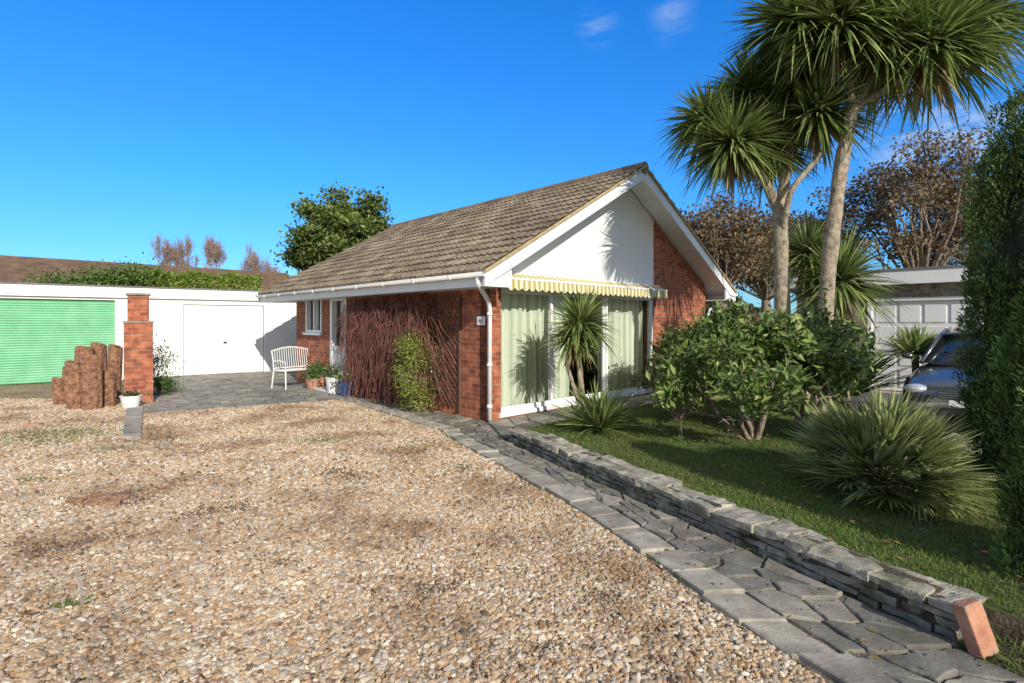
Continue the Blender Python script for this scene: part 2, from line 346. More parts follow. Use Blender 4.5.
# ------------------------------------------------------------ ground sheets
M_ground=noisy('ground_earth',(0.05,0.07,0.02),(0.12,0.12,0.05),0.6,1,0.3,8)
b=B(); b.quadv([(-400,-60,0),(400,-60,0),(400,700,0),(-400,700,0)]); b.build('ground',M_ground)
PEB=[(0.0,(0.13,0.085,0.055)),(0.13,(0.34,0.22,0.125)),(0.30,(0.50,0.385,0.25)),(0.46,(0.42,0.25,0.12)),(0.60,(0.54,0.455,0.34)),(0.74,(0.27,0.235,0.195)),(0.87,(0.70,0.63,0.53)),(1.0,(0.46,0.34,0.21))]
PATCH=[(225,512,.38),(425,585,.22),(610,600,.16),(75,545,.25),(340,475,.30),(120,500,.40),(520,640,.12),(290,560,.15),(60,610,.12),(170,440,.4)]
def patchval(P):
    v=np.zeros(len(P))
    for x,y,s in PATCH:
        X,Y=gp(x,y); d=np.hypot((P[:,0]-X)+.12*np.sin(P[:,1]*9),(P[:,1]-Y)*1.3+.1*np.sin(P[:,0]*11))/s; v=np.maximum(v,np.clip(1.25-d,0,1))
    return v
def gravelmat():
    m,nt,b=newmat('gravel'); tc=N(nt,'ShaderNodeTexCoord')
    vo=N(nt,'ShaderNodeTexVoronoi'); vo.inputs['Scale'].default_value=48; nt.links.new(tc.outputs['Object'],vo.inputs['Vector'])
    sp=N(nt,'ShaderNodeSeparateColor'); nt.links.new(vo.outputs['Color'],sp.inputs[0])
    r=ramp(nt,PEB); nt.links.new(sp.outputs[0],r.inputs['Fac'])
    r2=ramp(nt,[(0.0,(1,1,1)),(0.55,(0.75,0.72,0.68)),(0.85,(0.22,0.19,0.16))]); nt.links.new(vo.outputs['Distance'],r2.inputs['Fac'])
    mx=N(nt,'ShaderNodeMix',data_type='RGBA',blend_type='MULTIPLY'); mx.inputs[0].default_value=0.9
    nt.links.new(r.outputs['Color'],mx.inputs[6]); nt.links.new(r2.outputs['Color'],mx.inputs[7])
    no=N(nt,'ShaderNodeTexNoise'); no.inputs['Scale'].default_value=0.9; no.inputs['Detail'].default_value=7; nt.links.new(tc.outputs['Object'],no.inputs['Vector'])
    r3=ramp(nt,[(0.35,(0.72,0.66,0.58)),(0.65,(1.1,1.08,1.04))]); nt.links.new(no.outputs['Fac'],r3.inputs['Fac'])
    m2=N(nt,'ShaderNodeMix',data_type='RGBA',blend_type='MULTIPLY'); m2.inputs[0].default_value=1
    nt.links.new(mx.outputs[2],m2.inputs[6]); nt.links.new(r3.outputs['Color'],m2.inputs[7])
    nt.links.new(m2.outputs[2],b.inputs['Base Color']); b.inputs['Roughness'].default_value=0.85
    bp=N(nt,'ShaderNodeBump'); bp.inputs['Strength'].default_value=1; bp.inputs['Distance'].default_value=0.02; bp.invert=True
    nt.links.new(vo.outputs['Distance'],bp.inputs['Height']); nt.links.new(bp.outputs['Normal'],b.inputs['Normal'])
    return m
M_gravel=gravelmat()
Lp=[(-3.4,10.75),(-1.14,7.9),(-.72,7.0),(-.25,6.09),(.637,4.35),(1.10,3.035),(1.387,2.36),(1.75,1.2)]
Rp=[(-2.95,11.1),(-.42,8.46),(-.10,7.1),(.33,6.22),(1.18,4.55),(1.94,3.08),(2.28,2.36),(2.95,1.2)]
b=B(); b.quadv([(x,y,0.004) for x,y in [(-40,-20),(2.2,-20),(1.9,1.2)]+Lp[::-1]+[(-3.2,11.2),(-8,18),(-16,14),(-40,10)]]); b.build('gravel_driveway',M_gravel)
from bisect import bisect
Lx=np.array([p[0] for p in Lp][::-1]); Ly=np.array([p[1] for p in Lp][::-1])
def pebbles(n,y0,y1):
    u=rng.random(n*2); Y=np.sqrt(y0*y0+u*(y1*y1-y0*y0)); X=rng.uniform(-1.03,0.65,n*2)*Y
    lim=np.interp(Y,Ly,Lx)-0.01+rng.normal(0,.012,n*2); ok=(X<lim)
    ok&=~((Y>9.17+(X+6.35)*0.58)&(X>-6.5)) & (Y<13.5)
    return np.stack([X[ok],Y[ok]],1)[:n]
P1=pebbles(105000,2.1,5.2); P2=pebbles(95000,5.2,11)
bs=B(); 
for x,y,s in PATCH:
    X,Y=gp(x,y); n_=22; ph=random.random()*6
    bs.quadv([(X+s*.85*(1+.18*math.sin(3*t+ph)+.1*math.sin(7*t))*math.cos(t),Y+s*.62*(1+.18*math.sin(2*t+ph)+.1*math.sin(5*t+1))*math.sin(t),.0075+.0002*PATCH.index((x,y,s))) for t in [2*math.pi*k/n_ for k in range(n_)]])
bs.build('bare_soil_patches',noisy('worn_soil',(0.10,0.065,0.04),(0.30,0.21,0.135),30,1,1,90,bd=0.01))
P=np.concatenate([P1,P2]); n=len(P)
S=np.concatenate([rng.gamma(7,0.00122,len(P1))+0.0015,rng.gamma(7,0.0018,len(P2))+0.003]); S=np.clip(S,0.0035,0.024)
pv=patchval(P); ok=rng.random(n)>pv*.62; S=S*(1-.4*pv); P=P[ok];S=S[ok]; n=len(P)
me=bpy.data.meshes.new('gravel'); me.vertices.add(n); me.vertices.foreach_set('co',np.column_stack([P,S*0.35+0.006]).astype(np.float32).ravel())
a=me.attributes.new('scl','FLOAT_VECTOR','POINT'); a.data.foreach_set('vector',(np.column_stack([S*rng.uniform(0.9,1.5,n),S*rng.uniform(0.7,1.1,n),S*rng.uniform(0.45,0.8,n)])).astype(np.float32).ravel())
a=me.attributes.new('rot','FLOAT_VECTOR','POINT'); a.data.foreach_set('vector',(np.column_stack([rng.normal(0,0.35,n),rng.normal(0,0.35,n),rng.uniform(0,6.28,n)])).astype(np.float32).ravel())
go=bpy.data.objects.new('gravel_stones',me); link(go)
M_peb,nt,b_=newmat('pebble'); oi=N(nt,'ShaderNodeObjectInfo'); r=ramp(nt,PEB); nt.links.new(oi.outputs['Random'],r.inputs['Fac'])
geo=N(nt,'ShaderNodeNewGeometry'); no=N(nt,'ShaderNodeTexNoise'); no.inputs['Scale'].default_value=1.1; no.inputs['Detail'].default_value=6; nt.links.new(geo.outputs['Position'],no.inputs['Vector'])
r2=ramp(nt,[(0.34,(0.56,0.47,0.38)),(0.5,(0.96,0.94,0.9)),(0.7,(1.12,1.12,1.1))]); nt.links.new(no.outputs['Fac'],r2.inputs['Fac'])
mx=N(nt,'ShaderNodeMix',data_type='RGBA',blend_type='MULTIPLY'); mx.inputs[0].default_value=1; nt.links.new(r.outputs[0],mx.inputs[6]); nt.links.new(r2.outputs[0],mx.inputs[7])
nt.links.new(mx.outputs[2],b_.inputs['Base Color']); b_.inputs['Roughness'].default_value=0.65
gt=bpy.data.node_groups.new('scatter_pebbles','GeometryNodeTree'); gt.interface.new_socket('Geometry',in_out='INPUT',socket_type='NodeSocketGeometry'); gt.interface.new_socket('Geometry',in_out='OUTPUT',socket_type='NodeSocketGeometry')
gi=gt.nodes.new('NodeGroupInput'); gout=gt.nodes.new('NodeGroupOutput'); ic=gt.nodes.new('GeometryNodeMeshIcoSphere'); ic.inputs['Radius'].default_value=1; ic.inputs['Subdivisions'].default_value=2
nz=gt.nodes.new('ShaderNodeTexNoise'); nz.inputs['Scale'].default_value=1.2
vm=gt.nodes.new('ShaderNodeVectorMath'); vm.operation='SUBTRACT'; vm.inputs[1].default_value=(0.5,0.5,0.5)
vs=gt.nodes.new('ShaderNodeVectorMath'); vs.operation='SCALE'; vs.inputs['Scale'].default_value=1.0
sp=gt.nodes.new('GeometryNodeSetPosition'); sm=gt.nodes.new('GeometryNodeSetMaterial'); sm.inputs['Material'].default_value=M_peb
ip=gt.nodes.new('GeometryNodeInstanceOnPoints')
a1=gt.nodes.new('GeometryNodeInputNamedAttribute'); a1.data_type='FLOAT_VECTOR'; a1.inputs['Name'].default_value='scl'
a2=gt.nodes.new('GeometryNodeInputNamedAttribute'); a2.data_type='FLOAT_VECTOR'; a2.inputs['Name'].default_value='rot'
e2r=gt.nodes.new('FunctionNodeEulerToRotation')
L=gt.links.new
L(nz.outputs['Color'],vm.inputs[0]); L(vm.outputs[0],vs.inputs[0]); L(ic.outputs['Mesh'],sp.inputs['Geometry']); L(vs.outputs[0],sp.inputs['Offset'])
L(sp.outputs[0],sm.inputs['Geometry']); L(sm.outputs[0],ip.inputs['Instance']); L(gi.outputs[0],ip.inputs['Points'])
L(a1.outputs[0],ip.inputs['Scale']); L(a2.outputs[0],e2r.inputs[0]); L(e2r.outputs[0],ip.inputs['Rotation']); L(ip.outputs[0],gout.inputs[0])
md=go.modifiers.new('scatter','NODES'); md.node_group=gt

# ------------------------------------------------------------ paving
def clip(poly,nx,ny,d):
    out=[]
    for i in range(len(poly)):
        a=poly[i]; c=poly[(i+1)%len(poly)]; da=a[0]*nx+a[1]*ny-d; dc=c[0]*nx+c[1]*ny-d
        if da<=0: out.append(a)
        if (da<0<dc) or (dc<0<da):
            t=da/(da-dc); out.append((a[0]+(c[0]-a[0])*t,a[1]+(c[1]-a[1])*t))
    return out
def voro(W,Hh,cell):
    nx=max(1,int(W/cell)); ny=max(1,int(Hh/(cell*0.9))); S=[]
    for i in range(nx):
        for j in range(ny):
            if random.random()<.16: continue
            S.append(((i+0.5+random.uniform(-.48,.48))*W/nx,(j+0.5+random.uniform(-.48,.48))*Hh/ny))
    res=[]
    for i,s in enumerate(S):
        poly=[(0,0),(W,0),(W,Hh),(0,Hh)]
        for k,q in enumerate(S):
            if k==i or abs(q[0]-s[0])>cell*4.5: continue
            nxn,nyn=q[0]-s[0],q[1]-s[1]; d=(q[0]**2+q[1]**2-s[0]**2-s[1]**2)/2
            poly=clip(poly,nxn,nyn,d)
            if not poly: break
        if len(poly)>2: res.append(poly)
    return res
def strip(Lq,Rq):
    Ln=[Vector(p) for p in Lq]; Rn=[Vector(p) for p in Rq]; mid=[(a+c)/2 for a,c in zip(Ln,Rn)]
    acc=[0]
    for i in range(len(mid)-1): acc.append(acc[-1]+(mid[i+1]-mid[i]).length)
    def f(a,t):
        a=min(max(a,0),acc[-1]-1e-6); i=max(0,min(len(acc)-2,bisect(acc,a)-1)); u=(a-acc[i])/(acc[i+1]-acc[i])
        l=Ln[i].lerp(Ln[i+1],u); r=Rn[i].lerp(Rn[i+1],u); return l.lerp(r,t)
    return f,acc[-1]
def slab(b,pts,z0,h,gap=0.012,jit=0.004,m=0,tl=.012):
    n=len(pts); c=Vector((sum(p[0] for p in pts)/n,sum(p[1] for p in pts)/n))
    def ins(p,g):
        d=Vector(p)-c; l=max(d.length,1e-4); return c+d*max(0.1,(1-g/l))
    tx,ty=random.uniform(-tl,tl),random.uniform(-tl,tl); dz=random.uniform(-jit,jit)
    i=len(b.v)
    for (g,z) in((gap,None),(gap,h-0.007),(gap+0.009,h)):
        for p in pts:
            q=ins(p,g); zz=z0 if z is None else z0+z+dz+(q-c).x*tx+(q-c).y*ty; b.v.append((q.x,q.y,zz))
    for r in range(2):
        for k in range(n):
            k2=(k+1)%n; b.f.append((i+r*n+k,i+r*n+k2,i+(r+1)*n+k2,i+(r+1)*n+k)); b.m.append(m)
    b.f.append(tuple(i+2*n+k for k in range(n))); b.m.append(m)
def refine(poly,mx,j_=.010):
    out=[]
    for i in range(len(poly)):
        a=poly[i];c=poly[(i+1)%len(poly)]; l=math.dist(a,c); k=max(1,int(l/mx))
        for j in range(k):
            t=j/k; out.append((a[0]+(c[0]-a[0])*t+(random.uniform(-j_,j_) if j else 0),a[1]+(c[1]-a[1])*t+(random.uniform(-j_,j_) if j else 0)))
    return out
b=B()
for i in range(len(Lp)-1): b.quadv([(*Lp[i],0.012),(*Lp[i+1],0.012),(*Rp[i+1],0.012),(*Rp[i],0.012)])
b.quadv([(-.42,8.46,0.016),(-.1,7.1,0.016),(4.2,11.1,0.016),(3.2,11.8,0.016)])
bed=noisy('path_bedding',(0.07,0.06,0.043),(0.23,0.20,0.15),20,1,0.8,80)
pth=empty('crazy_paving_path')
b.build('bedding',bed,pth)
M_flag2=noisy('flagstone_pale',(0.20,0.18,0.145),(0.40,0.365,0.30),5,0.9,0.8,35,bd=0.008,detail=10,stain=(2,(0.14,0.125,0.10),.5,.72))
M_flag3=noisy('flagstone_dark',(0.09,0.085,0.073),(0.22,0.205,0.17),5,0.9,0.8,35,bd=0.008,detail=10)
b=B(); f,T=strip(Lp,Rp)
def Wd(a): return max(0.05,(f(a,1)-f(a,0)).length)
ew=0.27
a=0
while a<T-0.3:
    l=random.uniform(0.28,0.48); 
    j=random.uniform(-0.02,0.02); w0=ew*random.uniform(.9,1.0)
    pts=[f(a,0)]+[f(a+l*.5,0)+Vector((random.uniform(-.015,.015),0))]+[f(a+l,0),f(a+l,w0/Wd(a+l)),f(a+l*.5,(w0+random.uniform(-.01,.01))/Wd(a)),f(a,w0/Wd(a))]
    slab(b,[(p.x+j,p.y+j) for p in pts],0.0,0.042,0.012,0.008,random.choice([1,1,2]),.03); a+=l
for poly in voro(T,0.66,0.19):
    pts=[]
    for (x,y) in refine(poly,0.055):
        wd=Wd(x); t0=min(0.6,ew/wd); q=f(x,t0+(1-t0)*y/0.66); pts.append((q.x,q.y))
    slab(b,pts,0.0,0.030,random.uniform(.007,.013),0.008,random.choice([0,0,2,3,3]),.045)
b.build('paving_stones',[M_flag,M_slab,M_flag2,M_flag3],pth)
b=B(); f2,T2=strip([(-.10,7.15),(4.2,11.1)],[(-.40,8.42),(3.2,11.8)])
for poly in voro(T2,1.1,0.36):
    slab(b,[tuple(f2(x,y/1.1)) for x,y in refine(poly,0.12)],0.0,0.038,0.012,0.004,random.choice([0,1,2]))
terr=empty('door_terrace'); b.build('paving_stones',[M_flag,M_flag2,M_flag3],terr)
b=B(); FL=Vector((-6.4,9.15));FR=Vector((-3.2,11.0));RR=Vector((-7.0,17.6));RL=Vector((-10.9,15.6))
nu,nv=10,22
for j in range(nv):
    off=(j%2)*0.5/nu
    for i in range(-1,nu):
        u0=max(0,i/nu+off);u1=min(1,(i+1)/nu+off)
        if u1-u0<0.01: continue
        q=lambda u,v:(FL.lerp(FR,u)).lerp(RL.lerp(RR,u),v)
        slab(b,[tuple(q(u0,j/nv)),tuple(q(u1,j/nv)),tuple(q(u1,(j+1)/nv)),tuple(q(u0,(j+1)/nv))],0.0,0.03,0.008,0.004,random.choice([0,0,1,2]),.02)
pat=empty('paved_patio'); b.build('slabs',[M_patio,M_flag,M_flag2],pat)
b=B(); b.quadv([(FL.x,FL.y,0.008),(FR.x,FR.y,0.008),(RR.x,RR.y,0.008),(RL.x,RL.y,0.008)]); b.build('bedding',bed,pat)
b=B(); f3,T3=strip([gp(122,440),gp(128,402)],[gp(141,440),gp(144,402)])
a=0
while a<T3-0.05:
    l=min(0.6,T3-a); slab(b,[tuple(f3(a,0)),tuple(f3(a,1)),tuple(f3(a+l,1)),tuple(f3(a+l,0))],0,0.05,0.006,0.003); a+=l
b.build('edging_kerb',M_slab)

# ------------------------------------------------------------ low wall
wd=Vector((2.23,-4.37)).normalized(); ang=math.atan2(wd.y,wd.x)
lw=empty('low_stone_wall',(-.05,7.05,0),ang)
b=B()
Lw=4.95
for c,(z0,z1) in enumerate([(0.0,0.052),(0.052,0.10),(0.10,0.145)]):
    x=-0.02+0.1*c*random.random()
    while x<Lw:
        l=random.uniform(0.10,0.34); l=min(l,Lw-x+0.02); d=random.uniform(-.008,0.035)
        b.box(x+.002,x+l-0.008,d,0.245-d*.3,z0+.004,z1-random.uniform(.002,.010),0,0.008); x+=l
x=0
while x<Lw:
    l=random.uniform(0.14,0.42); s=random.uniform(-.025,.03); l=min(l,Lw-x+.02); sp_=random.choice([.10,.13,.16,1.0])
    zt=0.15+random.uniform(0.030,0.062)
    if sp_<1:
        b.box(x,x+l-0.006,-0.02+s,sp_-.006,0.148,zt,1,0.013); b.box(x,x+l-0.006,sp_,0.27+s,0.148,zt+random.uniform(-.015,.015),1,0.013)
    else: b.box(x,x+l-0.006,-0.02+s,0.27+s,0.148,zt,1,0.013)
    x+=l
b.box(0.01,Lw-0.02,0.035,0.23,0,0.175,2)
o=b.build('stones',[M_stone,M_cap,M_soil],lw,bevel=0.008); roughen(o,.034,3)
b=B(); b.box(-0.055,0.055,-0.035,0.035,0,0.235,0); o=b.build('terracotta_brick',M_terra,bevel=0.008); roughen(o,.01,2)
o.location=(2.235,2.52,0.03); o.rotation_euler=(math.radians(-14),math.radians(-10),math.radians(15))

# ------------------------------------------------------------ lawn
lawnp=[(.12,7.12),(.5,7.62),(4.1,11.05),(6.3,12.6),(6.4,11.0),(5.8,9.0),(5.3,7.0),(5.05,5.4),(4.9,4.4),(4.3,1.2),(3.3,1.2),(2.5,2.6),(2.36,2.75)]
M_lawn=noisy('lawn_turf',(0.05,0.075,0.018),(0.11,0.15,0.04),3,1,0.6,50)
b=B(); n=len(lawnp)
b.quadv([(x,y,0.15) for x,y in lawnp][::-1])
for i in range(n):
    p,q=lawnp[i],lawnp[(i+1)%n]; b.quadv([(*p,0.15),(*q,0.15),(*q,0),(*p,0)],1)
b.build('lawn',[M_lawn,M_soil])
def inside(P,poly):
    x,y=P[:,0],P[:,1]; c=np.zeros(len(P),bool); n=len(poly)
    for i in range(n):
        x1,y1=poly[i];x2,y2=poly[(i+1)%n]
        c^=((y1>y)!=(y2>y))&(x<(x2-x1)*(y-y1)/(y2-y1+1e-12)+x1)
    return c
P=np.stack([rng.uniform(0,6.5,520000),rng.uniform(1.6,12.6,520000)],1); keep=rng.random(len(P))<np.clip(4.5/P[:,1],0,1)**1.5
P=P[keep]; P=P[inside(P,lawnp)]; P=P[:110000]; n=len(P)
pn=np.sin(P[:,0]*2.3+1.3*np.sin(P[:,1]*1.7))*np.sin(P[:,1]*2.9+np.sin(P[:,0]*3.1))
D=np.column_stack([rng.normal(0,.5,(n,2)),np.ones(n)])
k1=pn>rng.normal(-.1,.4,n)
for nm,kk,cc in(('lawn_grass',k1,[(0.11,0.20,0.03),(0.17,0.26,0.045),(0.20,0.23,0.06)]),('lawn_grass',~k1,[(0.09,0.16,0.025),(0.16,0.20,0.045),(0.24,0.21,0.09)])):
    m_=kk.sum(); blades(nm,np.column_stack([P[kk],np.full(m_,0.148)]),D[kk],rng.uniform(0.025,0.07,m_),0.006,0.35,cc,seg=2,mat=M_grass)
b=B(); b.quadv([(4.1,-5,0.006),(20,-5,0.006),(22,16,0.006),(6.3,12.6,0.006),(6.4,11.0,0.006),(5.8,9.0,0.006),(5.3,7.0,0.006),(5.05,5.4,0.006),(4.9,4.4,0.006),(4.3,1.2,0.006)]); b.build('neighbour_driveway_pavement',M_conc)
sbp=[(2.9,1.0),(3.4,1.0),(2.52,2.7),(2.2,2.62),(2.2,2.5)]
b=B(); b.quadv([(x,y,.016) for x,y in sbp]); b.build('soil_bed',M_soil)
P=np.stack([rng.uniform(2.15,3.2,3500),rng.uniform(1.4,2.7,3500)],1); P=P[inside(P,sbp)]
n=len(P); blades('soil_bed_weeds',np.column_stack([P,np.full(n,.01)]),np.column_stack([rng.normal(0,.6,(n,2)),np.ones(n)]),rng.uniform(.05,.14,n),.008,.4,[(0.10,0.17,0.03),(0.18,0.22,0.06)],seg=3,mat=M_grass)

# ------------------------------------------------------------ main bungalow
C0=(-0.349,8.444); ANG=math.atan2(.6906,.7232)
U=np.array([.7232,.6906]);Vv=np.array([-.6906,.7232])
def hw(x,y): return (C0[0]+U[0]*x+Vv[0]*y, C0[1]+U[1]*x+Vv[1]*y)
hs_=empty('brick_bungalow',(C0[0],C0[1],0),ANG)
K=0.561; YE=8.9
def rz(x): return 2.35+K*((x+.5) if x<3.6 else (7.7-x))
b=B()
segs=[(0,4.85,0,2.45),(4.85,5.7,2.2,2.45),(5.7,6.15,0,2.45),(6.15,7.1,0,1.33),(6.15,7.1,2.22,2.45),(7.1,7.7,0,2.45)]
for y0,y1,z0,z1 in segs: b.box(0,0.24,y0,y1,z0,z1)
b.box(0.24,7.2,7.46,7.7,0,2.45)
b.box(6.96,7.2,0.243,7.46,0,2.45)
b.box(0.0,0.13,-0.003,0.24,0,2.2)
b.prism([(4.8,0),(7.2,0),(7.2,rz(7.2)-.13),(4.8,rz(4.8)-.13)],-0.004,0.24)
b.box(0.13,4.8,-0.002,0.06,0,0.06)
b.build('brick_walls',M_brick,hs_)
b=B(); b.prism([(-0.0,2.2),(4.797,2.2),(4.797,rz(4.797)-.13),(3.6,rz(3.6)-.13),(0,rz(0)-.13)],0.0,0.2,0)
b.build('rendered_gable_panel',M_render,hs_)
b=B(); b.prism([(0.1,2.3),(7.1,2.3),(3.6,4.3)],7.5,7.66,0); b.box(0.24,6.96,0.25,7.45,-0.02,0.03,1); b.box(0.24,6.96,3.5,3.6,0.03,2.3,0); b.box(0.24,6.96,0.3,7.45,2.36,2.4,0)
b.box(2.3,3.3,1.6,2.4,.03,.75,1); b.box(2.35,2.9,3.2,3.45,.03,1.5,1)
b.build('interior',[M_room,M_wood],hs_)
def roof_side(sgn):
    nrow=15; SL=math.hypot(4.15,4.15*K); ca=1/math.hypot(1,K); sa=K*ca
    ys=np.arange(-0.56,YE+0.01,0.0375); ny=len(ys)
    prof=0.024*np.clip(np.sin((ys/0.15)*2*math.pi)*1.5,-0.2,1)
    rows=[]
    tilej=rng.normal(0,.004,(nrow,int(ny/8)+2))
    for c in range(nrow):
        tj=np.repeat(tilej[c],8)[:ny]
        for e,(sl,hh) in enumerate([(c*SL/nrow-0.002,0.0),(c*SL/nrow,0.042),((c+1)*SL/nrow,0.008)]):
            h=0.012+hh; base=0.0 if e==0 else 1.0
            x=-0.55+(sl+ (tj*1.5 if e==1 else 0))*ca; z=2.35+K*(x+.5)
            off=h+prof*base+(rng.normal(0,0.0015,ny)+tj*.6)*base
            X=x-sa*off; Z=z+ca*off
            if sgn<0: X=7.2-X
            rows.append(np.stack([X*np.ones(ny),ys,Z*np.ones(ny)],1))
    V=np.concatenate(rows); nr=len(rows); idx=np.arange(nr*ny).reshape(nr,ny)
    q=np.stack([idx[:-1,:-1],idx[:-1,1:],idx[1:,1:],idx[1:,:-1]],-1).reshape(-1,4)
    if sgn>0: q=q[:,::-1]
    mesh_np('roof_tiles',V,q,None,M_rt,hs_,smooth=False)
def rooftilemat():
    m,nt,b=newmat('weathered_roof_tile'); tc=N(nt,'ShaderNodeTexCoord')
    n1=N(nt,'ShaderNodeTexNoise'); n1.inputs['Scale'].default_value=1.3; n1.inputs['Detail'].default_value=8; nt.links.new(tc.outputs['Object'],n1.inputs['Vector'])
    n2=N(nt,'ShaderNodeTexNoise'); n2.inputs['Scale'].default_value=22; n2.inputs['Detail'].default_value=6; nt.links.new(tc.outputs['Object'],n2.inputs['Vector'])
    mp=N(nt,'ShaderNodeMapping'); mp.inputs['Scale'].default_value=(4.14,3.33,0.01); nt.links.new(tc.outputs['Object'],mp.inputs[0])
    vo=N(nt,'ShaderNodeTexWhiteNoise'); fl=N(nt,'ShaderNodeVectorMath',operation='FLOOR'); nt.links.new(mp.outputs[0],fl.inputs[0]); nt.links.new(fl.outputs[0],vo.inputs['Vector'])
    r=ramp(nt,[(0.3,(0.14,0.11,0.083)),(0.7,(0.27,0.22,0.165))]); nt.links.new(n1.outputs['Fac'],r.inputs[0])
    r2=ramp(nt,[(0.3,(0.55,0.53,0.5)),(0.7,(1.35,1.32,1.22))]); nt.links.new(n2.outputs['Fac'],r2.inputs[0])
    r3=ramp(nt,[(0,(0.72,0.72,0.72)),(1,(1.22,1.22,1.22))]); nt.links.new(vo.outputs['Value'],r3.inputs[0])
    a=N(nt,'ShaderNodeMix',data_type='RGBA',blend_type='MULTIPLY'); a.inputs[0].default_value=1; nt.links.new(r.outputs[0],a.inputs[6]); nt.links.new(r2.outputs[0],a.inputs[7])
    c=N(nt,'ShaderNodeMix',data_type='RGBA',blend_type='MULTIPLY'); c.inputs[0].default_value=1; nt.links.new(a.outputs[2],c.inputs[6]); nt.links.new(r3.outputs[0],c.inputs[7])
    nt.links.new(c.outputs[2],b.inputs['Base Color']); b.inputs['Roughness'].default_value=0.95
    bp=N(nt,'ShaderNodeBump'); bp.inputs['Strength'].default_value=0.4; bp.inputs['Distance'].default_value=0.01; nt.links.new(n2.outputs['Fac'],bp.inputs['Height']); nt.links.new(bp.outputs['Normal'],b.inputs['Normal'])
    return m
M_rt=rooftilemat(); roof_side(1); roof_side(-1)
b=B(); y=-0.56
while y<YE: b.tube([(3.6,y,rz(3.6)+0.0),(3.6,min(y+0.44,YE),rz(3.6)+0.0)],0.12,10); y+=0.45
b.build('ridge_tiles',M_rt,hs_,smooth=False)
b=B(); t=0.09
b.prism([(-.5,rz(-.5)-t),(3.6,rz(3.6)-t),(3.6,rz(3.6)),(-.5,rz(-.5))],-0.49,YE-0.03,0)
b.prism([(3.601,rz(3.6)-t),(7.7,rz(7.7)-t),(7.7,rz(7.7)),(3.601,rz(3.6))],-0.49,YE-0.03,0)
b.build('roof_deck',M_white,hs_)
b=B()
for y0,y1 in((-0.53,-0.492),(YE-0.028,YE+0.01)):
    b.prism([(-.56,rz(-.56)-.20),(3.6,rz(3.6)-.22),(3.6,rz(3.6)+.0),(-.56,rz(-.56)+.0)],y0,y1,0)
    b.prism([(3.601,rz(3.6)-.22),(7.76,rz(7.76)-.20),(7.76,rz(7.76)+.0),(3.601,rz(3.6)+.0)],y0,y1,0)
b.prism([(-.54,2.12),(-.02,2.12),(-.02,rz(-.02)-.23),(-.54,rz(-.54)-.21)],-0.525,-0.495,0)
b.prism([(7.22,2.12),(7.74,2.12),(7.74,rz(7.74)-.21),(7.22,rz(7.22)-.23)],-0.525,-0.495,0)
b.box(-.53,-.5,-0.49,YE-.03,2.12,2.34); b.box(7.7,7.73,-0.49,YE-.03,2.12,2.34)
b.box(-.498,-.003,-.49,YE-.05,2.13,2.15); b.box(7.203,7.698,-.49,YE-.05,2.13,2.15)
b.build('bargeboards_and_fascia',M_white,hs_)
b=B(); b.prism([(-.58,rz(-.58)+.004),(3.6,rz(3.6)+.004),(3.6,rz(3.6)+.05),(-.58,rz(-.58)+.05)],-0.57,-0.535,0); b.prism([(3.601,rz(3.6)+.004),(7.78,rz(7.78)+.004),(7.78,rz(7.78)+.05),(3.601,rz(3.6)+.05)],-0.57,-0.535,0)
b.build('verge_mortar',M_verge,hs_)
b=B()
for gx in(-.59,7.79):
    n=8; y0,y1=-0.55,YE
    i=len(b.v)
    for y in(y0,y1):
        for rr in(0.055,0.048):
            for j in range(n+1):
                t=math.pi+math.pi*j/n; b.v.append((gx+rr*math.cos(t),y,2.31+rr*math.sin(t)))
    w_=n+1
    for j in range(n):
        b.f.append((i+j,i+j+1,i+2*w_+j+1,i+2*w_+j)); b.m.append(0)
        b.f.append((i+w_+j,i+3*w_+j,i+3*w_+j+1,i+w_+j+1)); b.m.append(0)
        b.f.append((i+j,i+w_+j,i+w_+j+1,i+j+1)); b.m.append(0)
    b.box(gx-.055,gx-.048,y0,y1,2.305,2.318); b.box(gx+.048,gx+.055,y0,y1,2.305,2.318)
    for k in range(9): b.box(gx-.06,gx+.06,0.2+k,0.24+k,2.245,2.312)
b.tube([(-.59,-0.4,2.27),(-.59,-0.4,2.17),(-.35,-.25,2.04),(-0.1,-.08,1.92),(-.06,-.06,1.82),(-.06,-.06,0.06)],0.036,10)
for z in(1.7,0.9,0.25): b.tube([(-.06,-.06,z),(-.06,-.06,z+.05)],0.045,10)
b.tube([(7.79,-0.4,2.27),(7.79,-.4,2.17),(7.5,-.25,2.04),(7.3,-.08,1.92),(7.26,-.06,1.82),(7.26,-.06,0.06)],0.036,10)
b.build('gutter_and_downpipes',M_upvc,hs_,smooth=True)
b=B(); x0,x1=0.13,4.8; z0,z1=0.06,2.2
b.box(x0,x0+.06,.02,.12,z0,z1); b.box(x1-.06,x1,.02,.12,z0,z1); b.box(x0+.06,x1-.06,.02,.12,z1-.06,z1); b.box(x0+.06,x1-.06,-.03,.12,z0,z0+.07)
xs=[x0+.06,1.52,3.1,x1-.06]
for i in range(3):
    a,c=xs[i],xs[i+1]; yy=.045 if i!=1 else .085
    for (p,q) in((a,a+.055),(c-.055,c)): b.box(p,q,yy-.018,yy+.018,z0+.07,z1-.06)
    b.box(a+.055,c-.055,yy-.018,yy+.018,z0+.07,z0+.15); b.box(a+.055,c-.055,yy-.018,yy+.018,z1-.13,z1-.06)
b.build('sliding_door_frames',M_upvc,hs_)
b=B()
for i in range(3):
    yy=.045 if i!=1 else .085; b.quadv([(xs[i]+.05,yy,.2),(xs[i+1]-.05,yy,.2),(xs[i+1]-.05,yy,2.1),(xs[i]+.05,yy,2.1)])
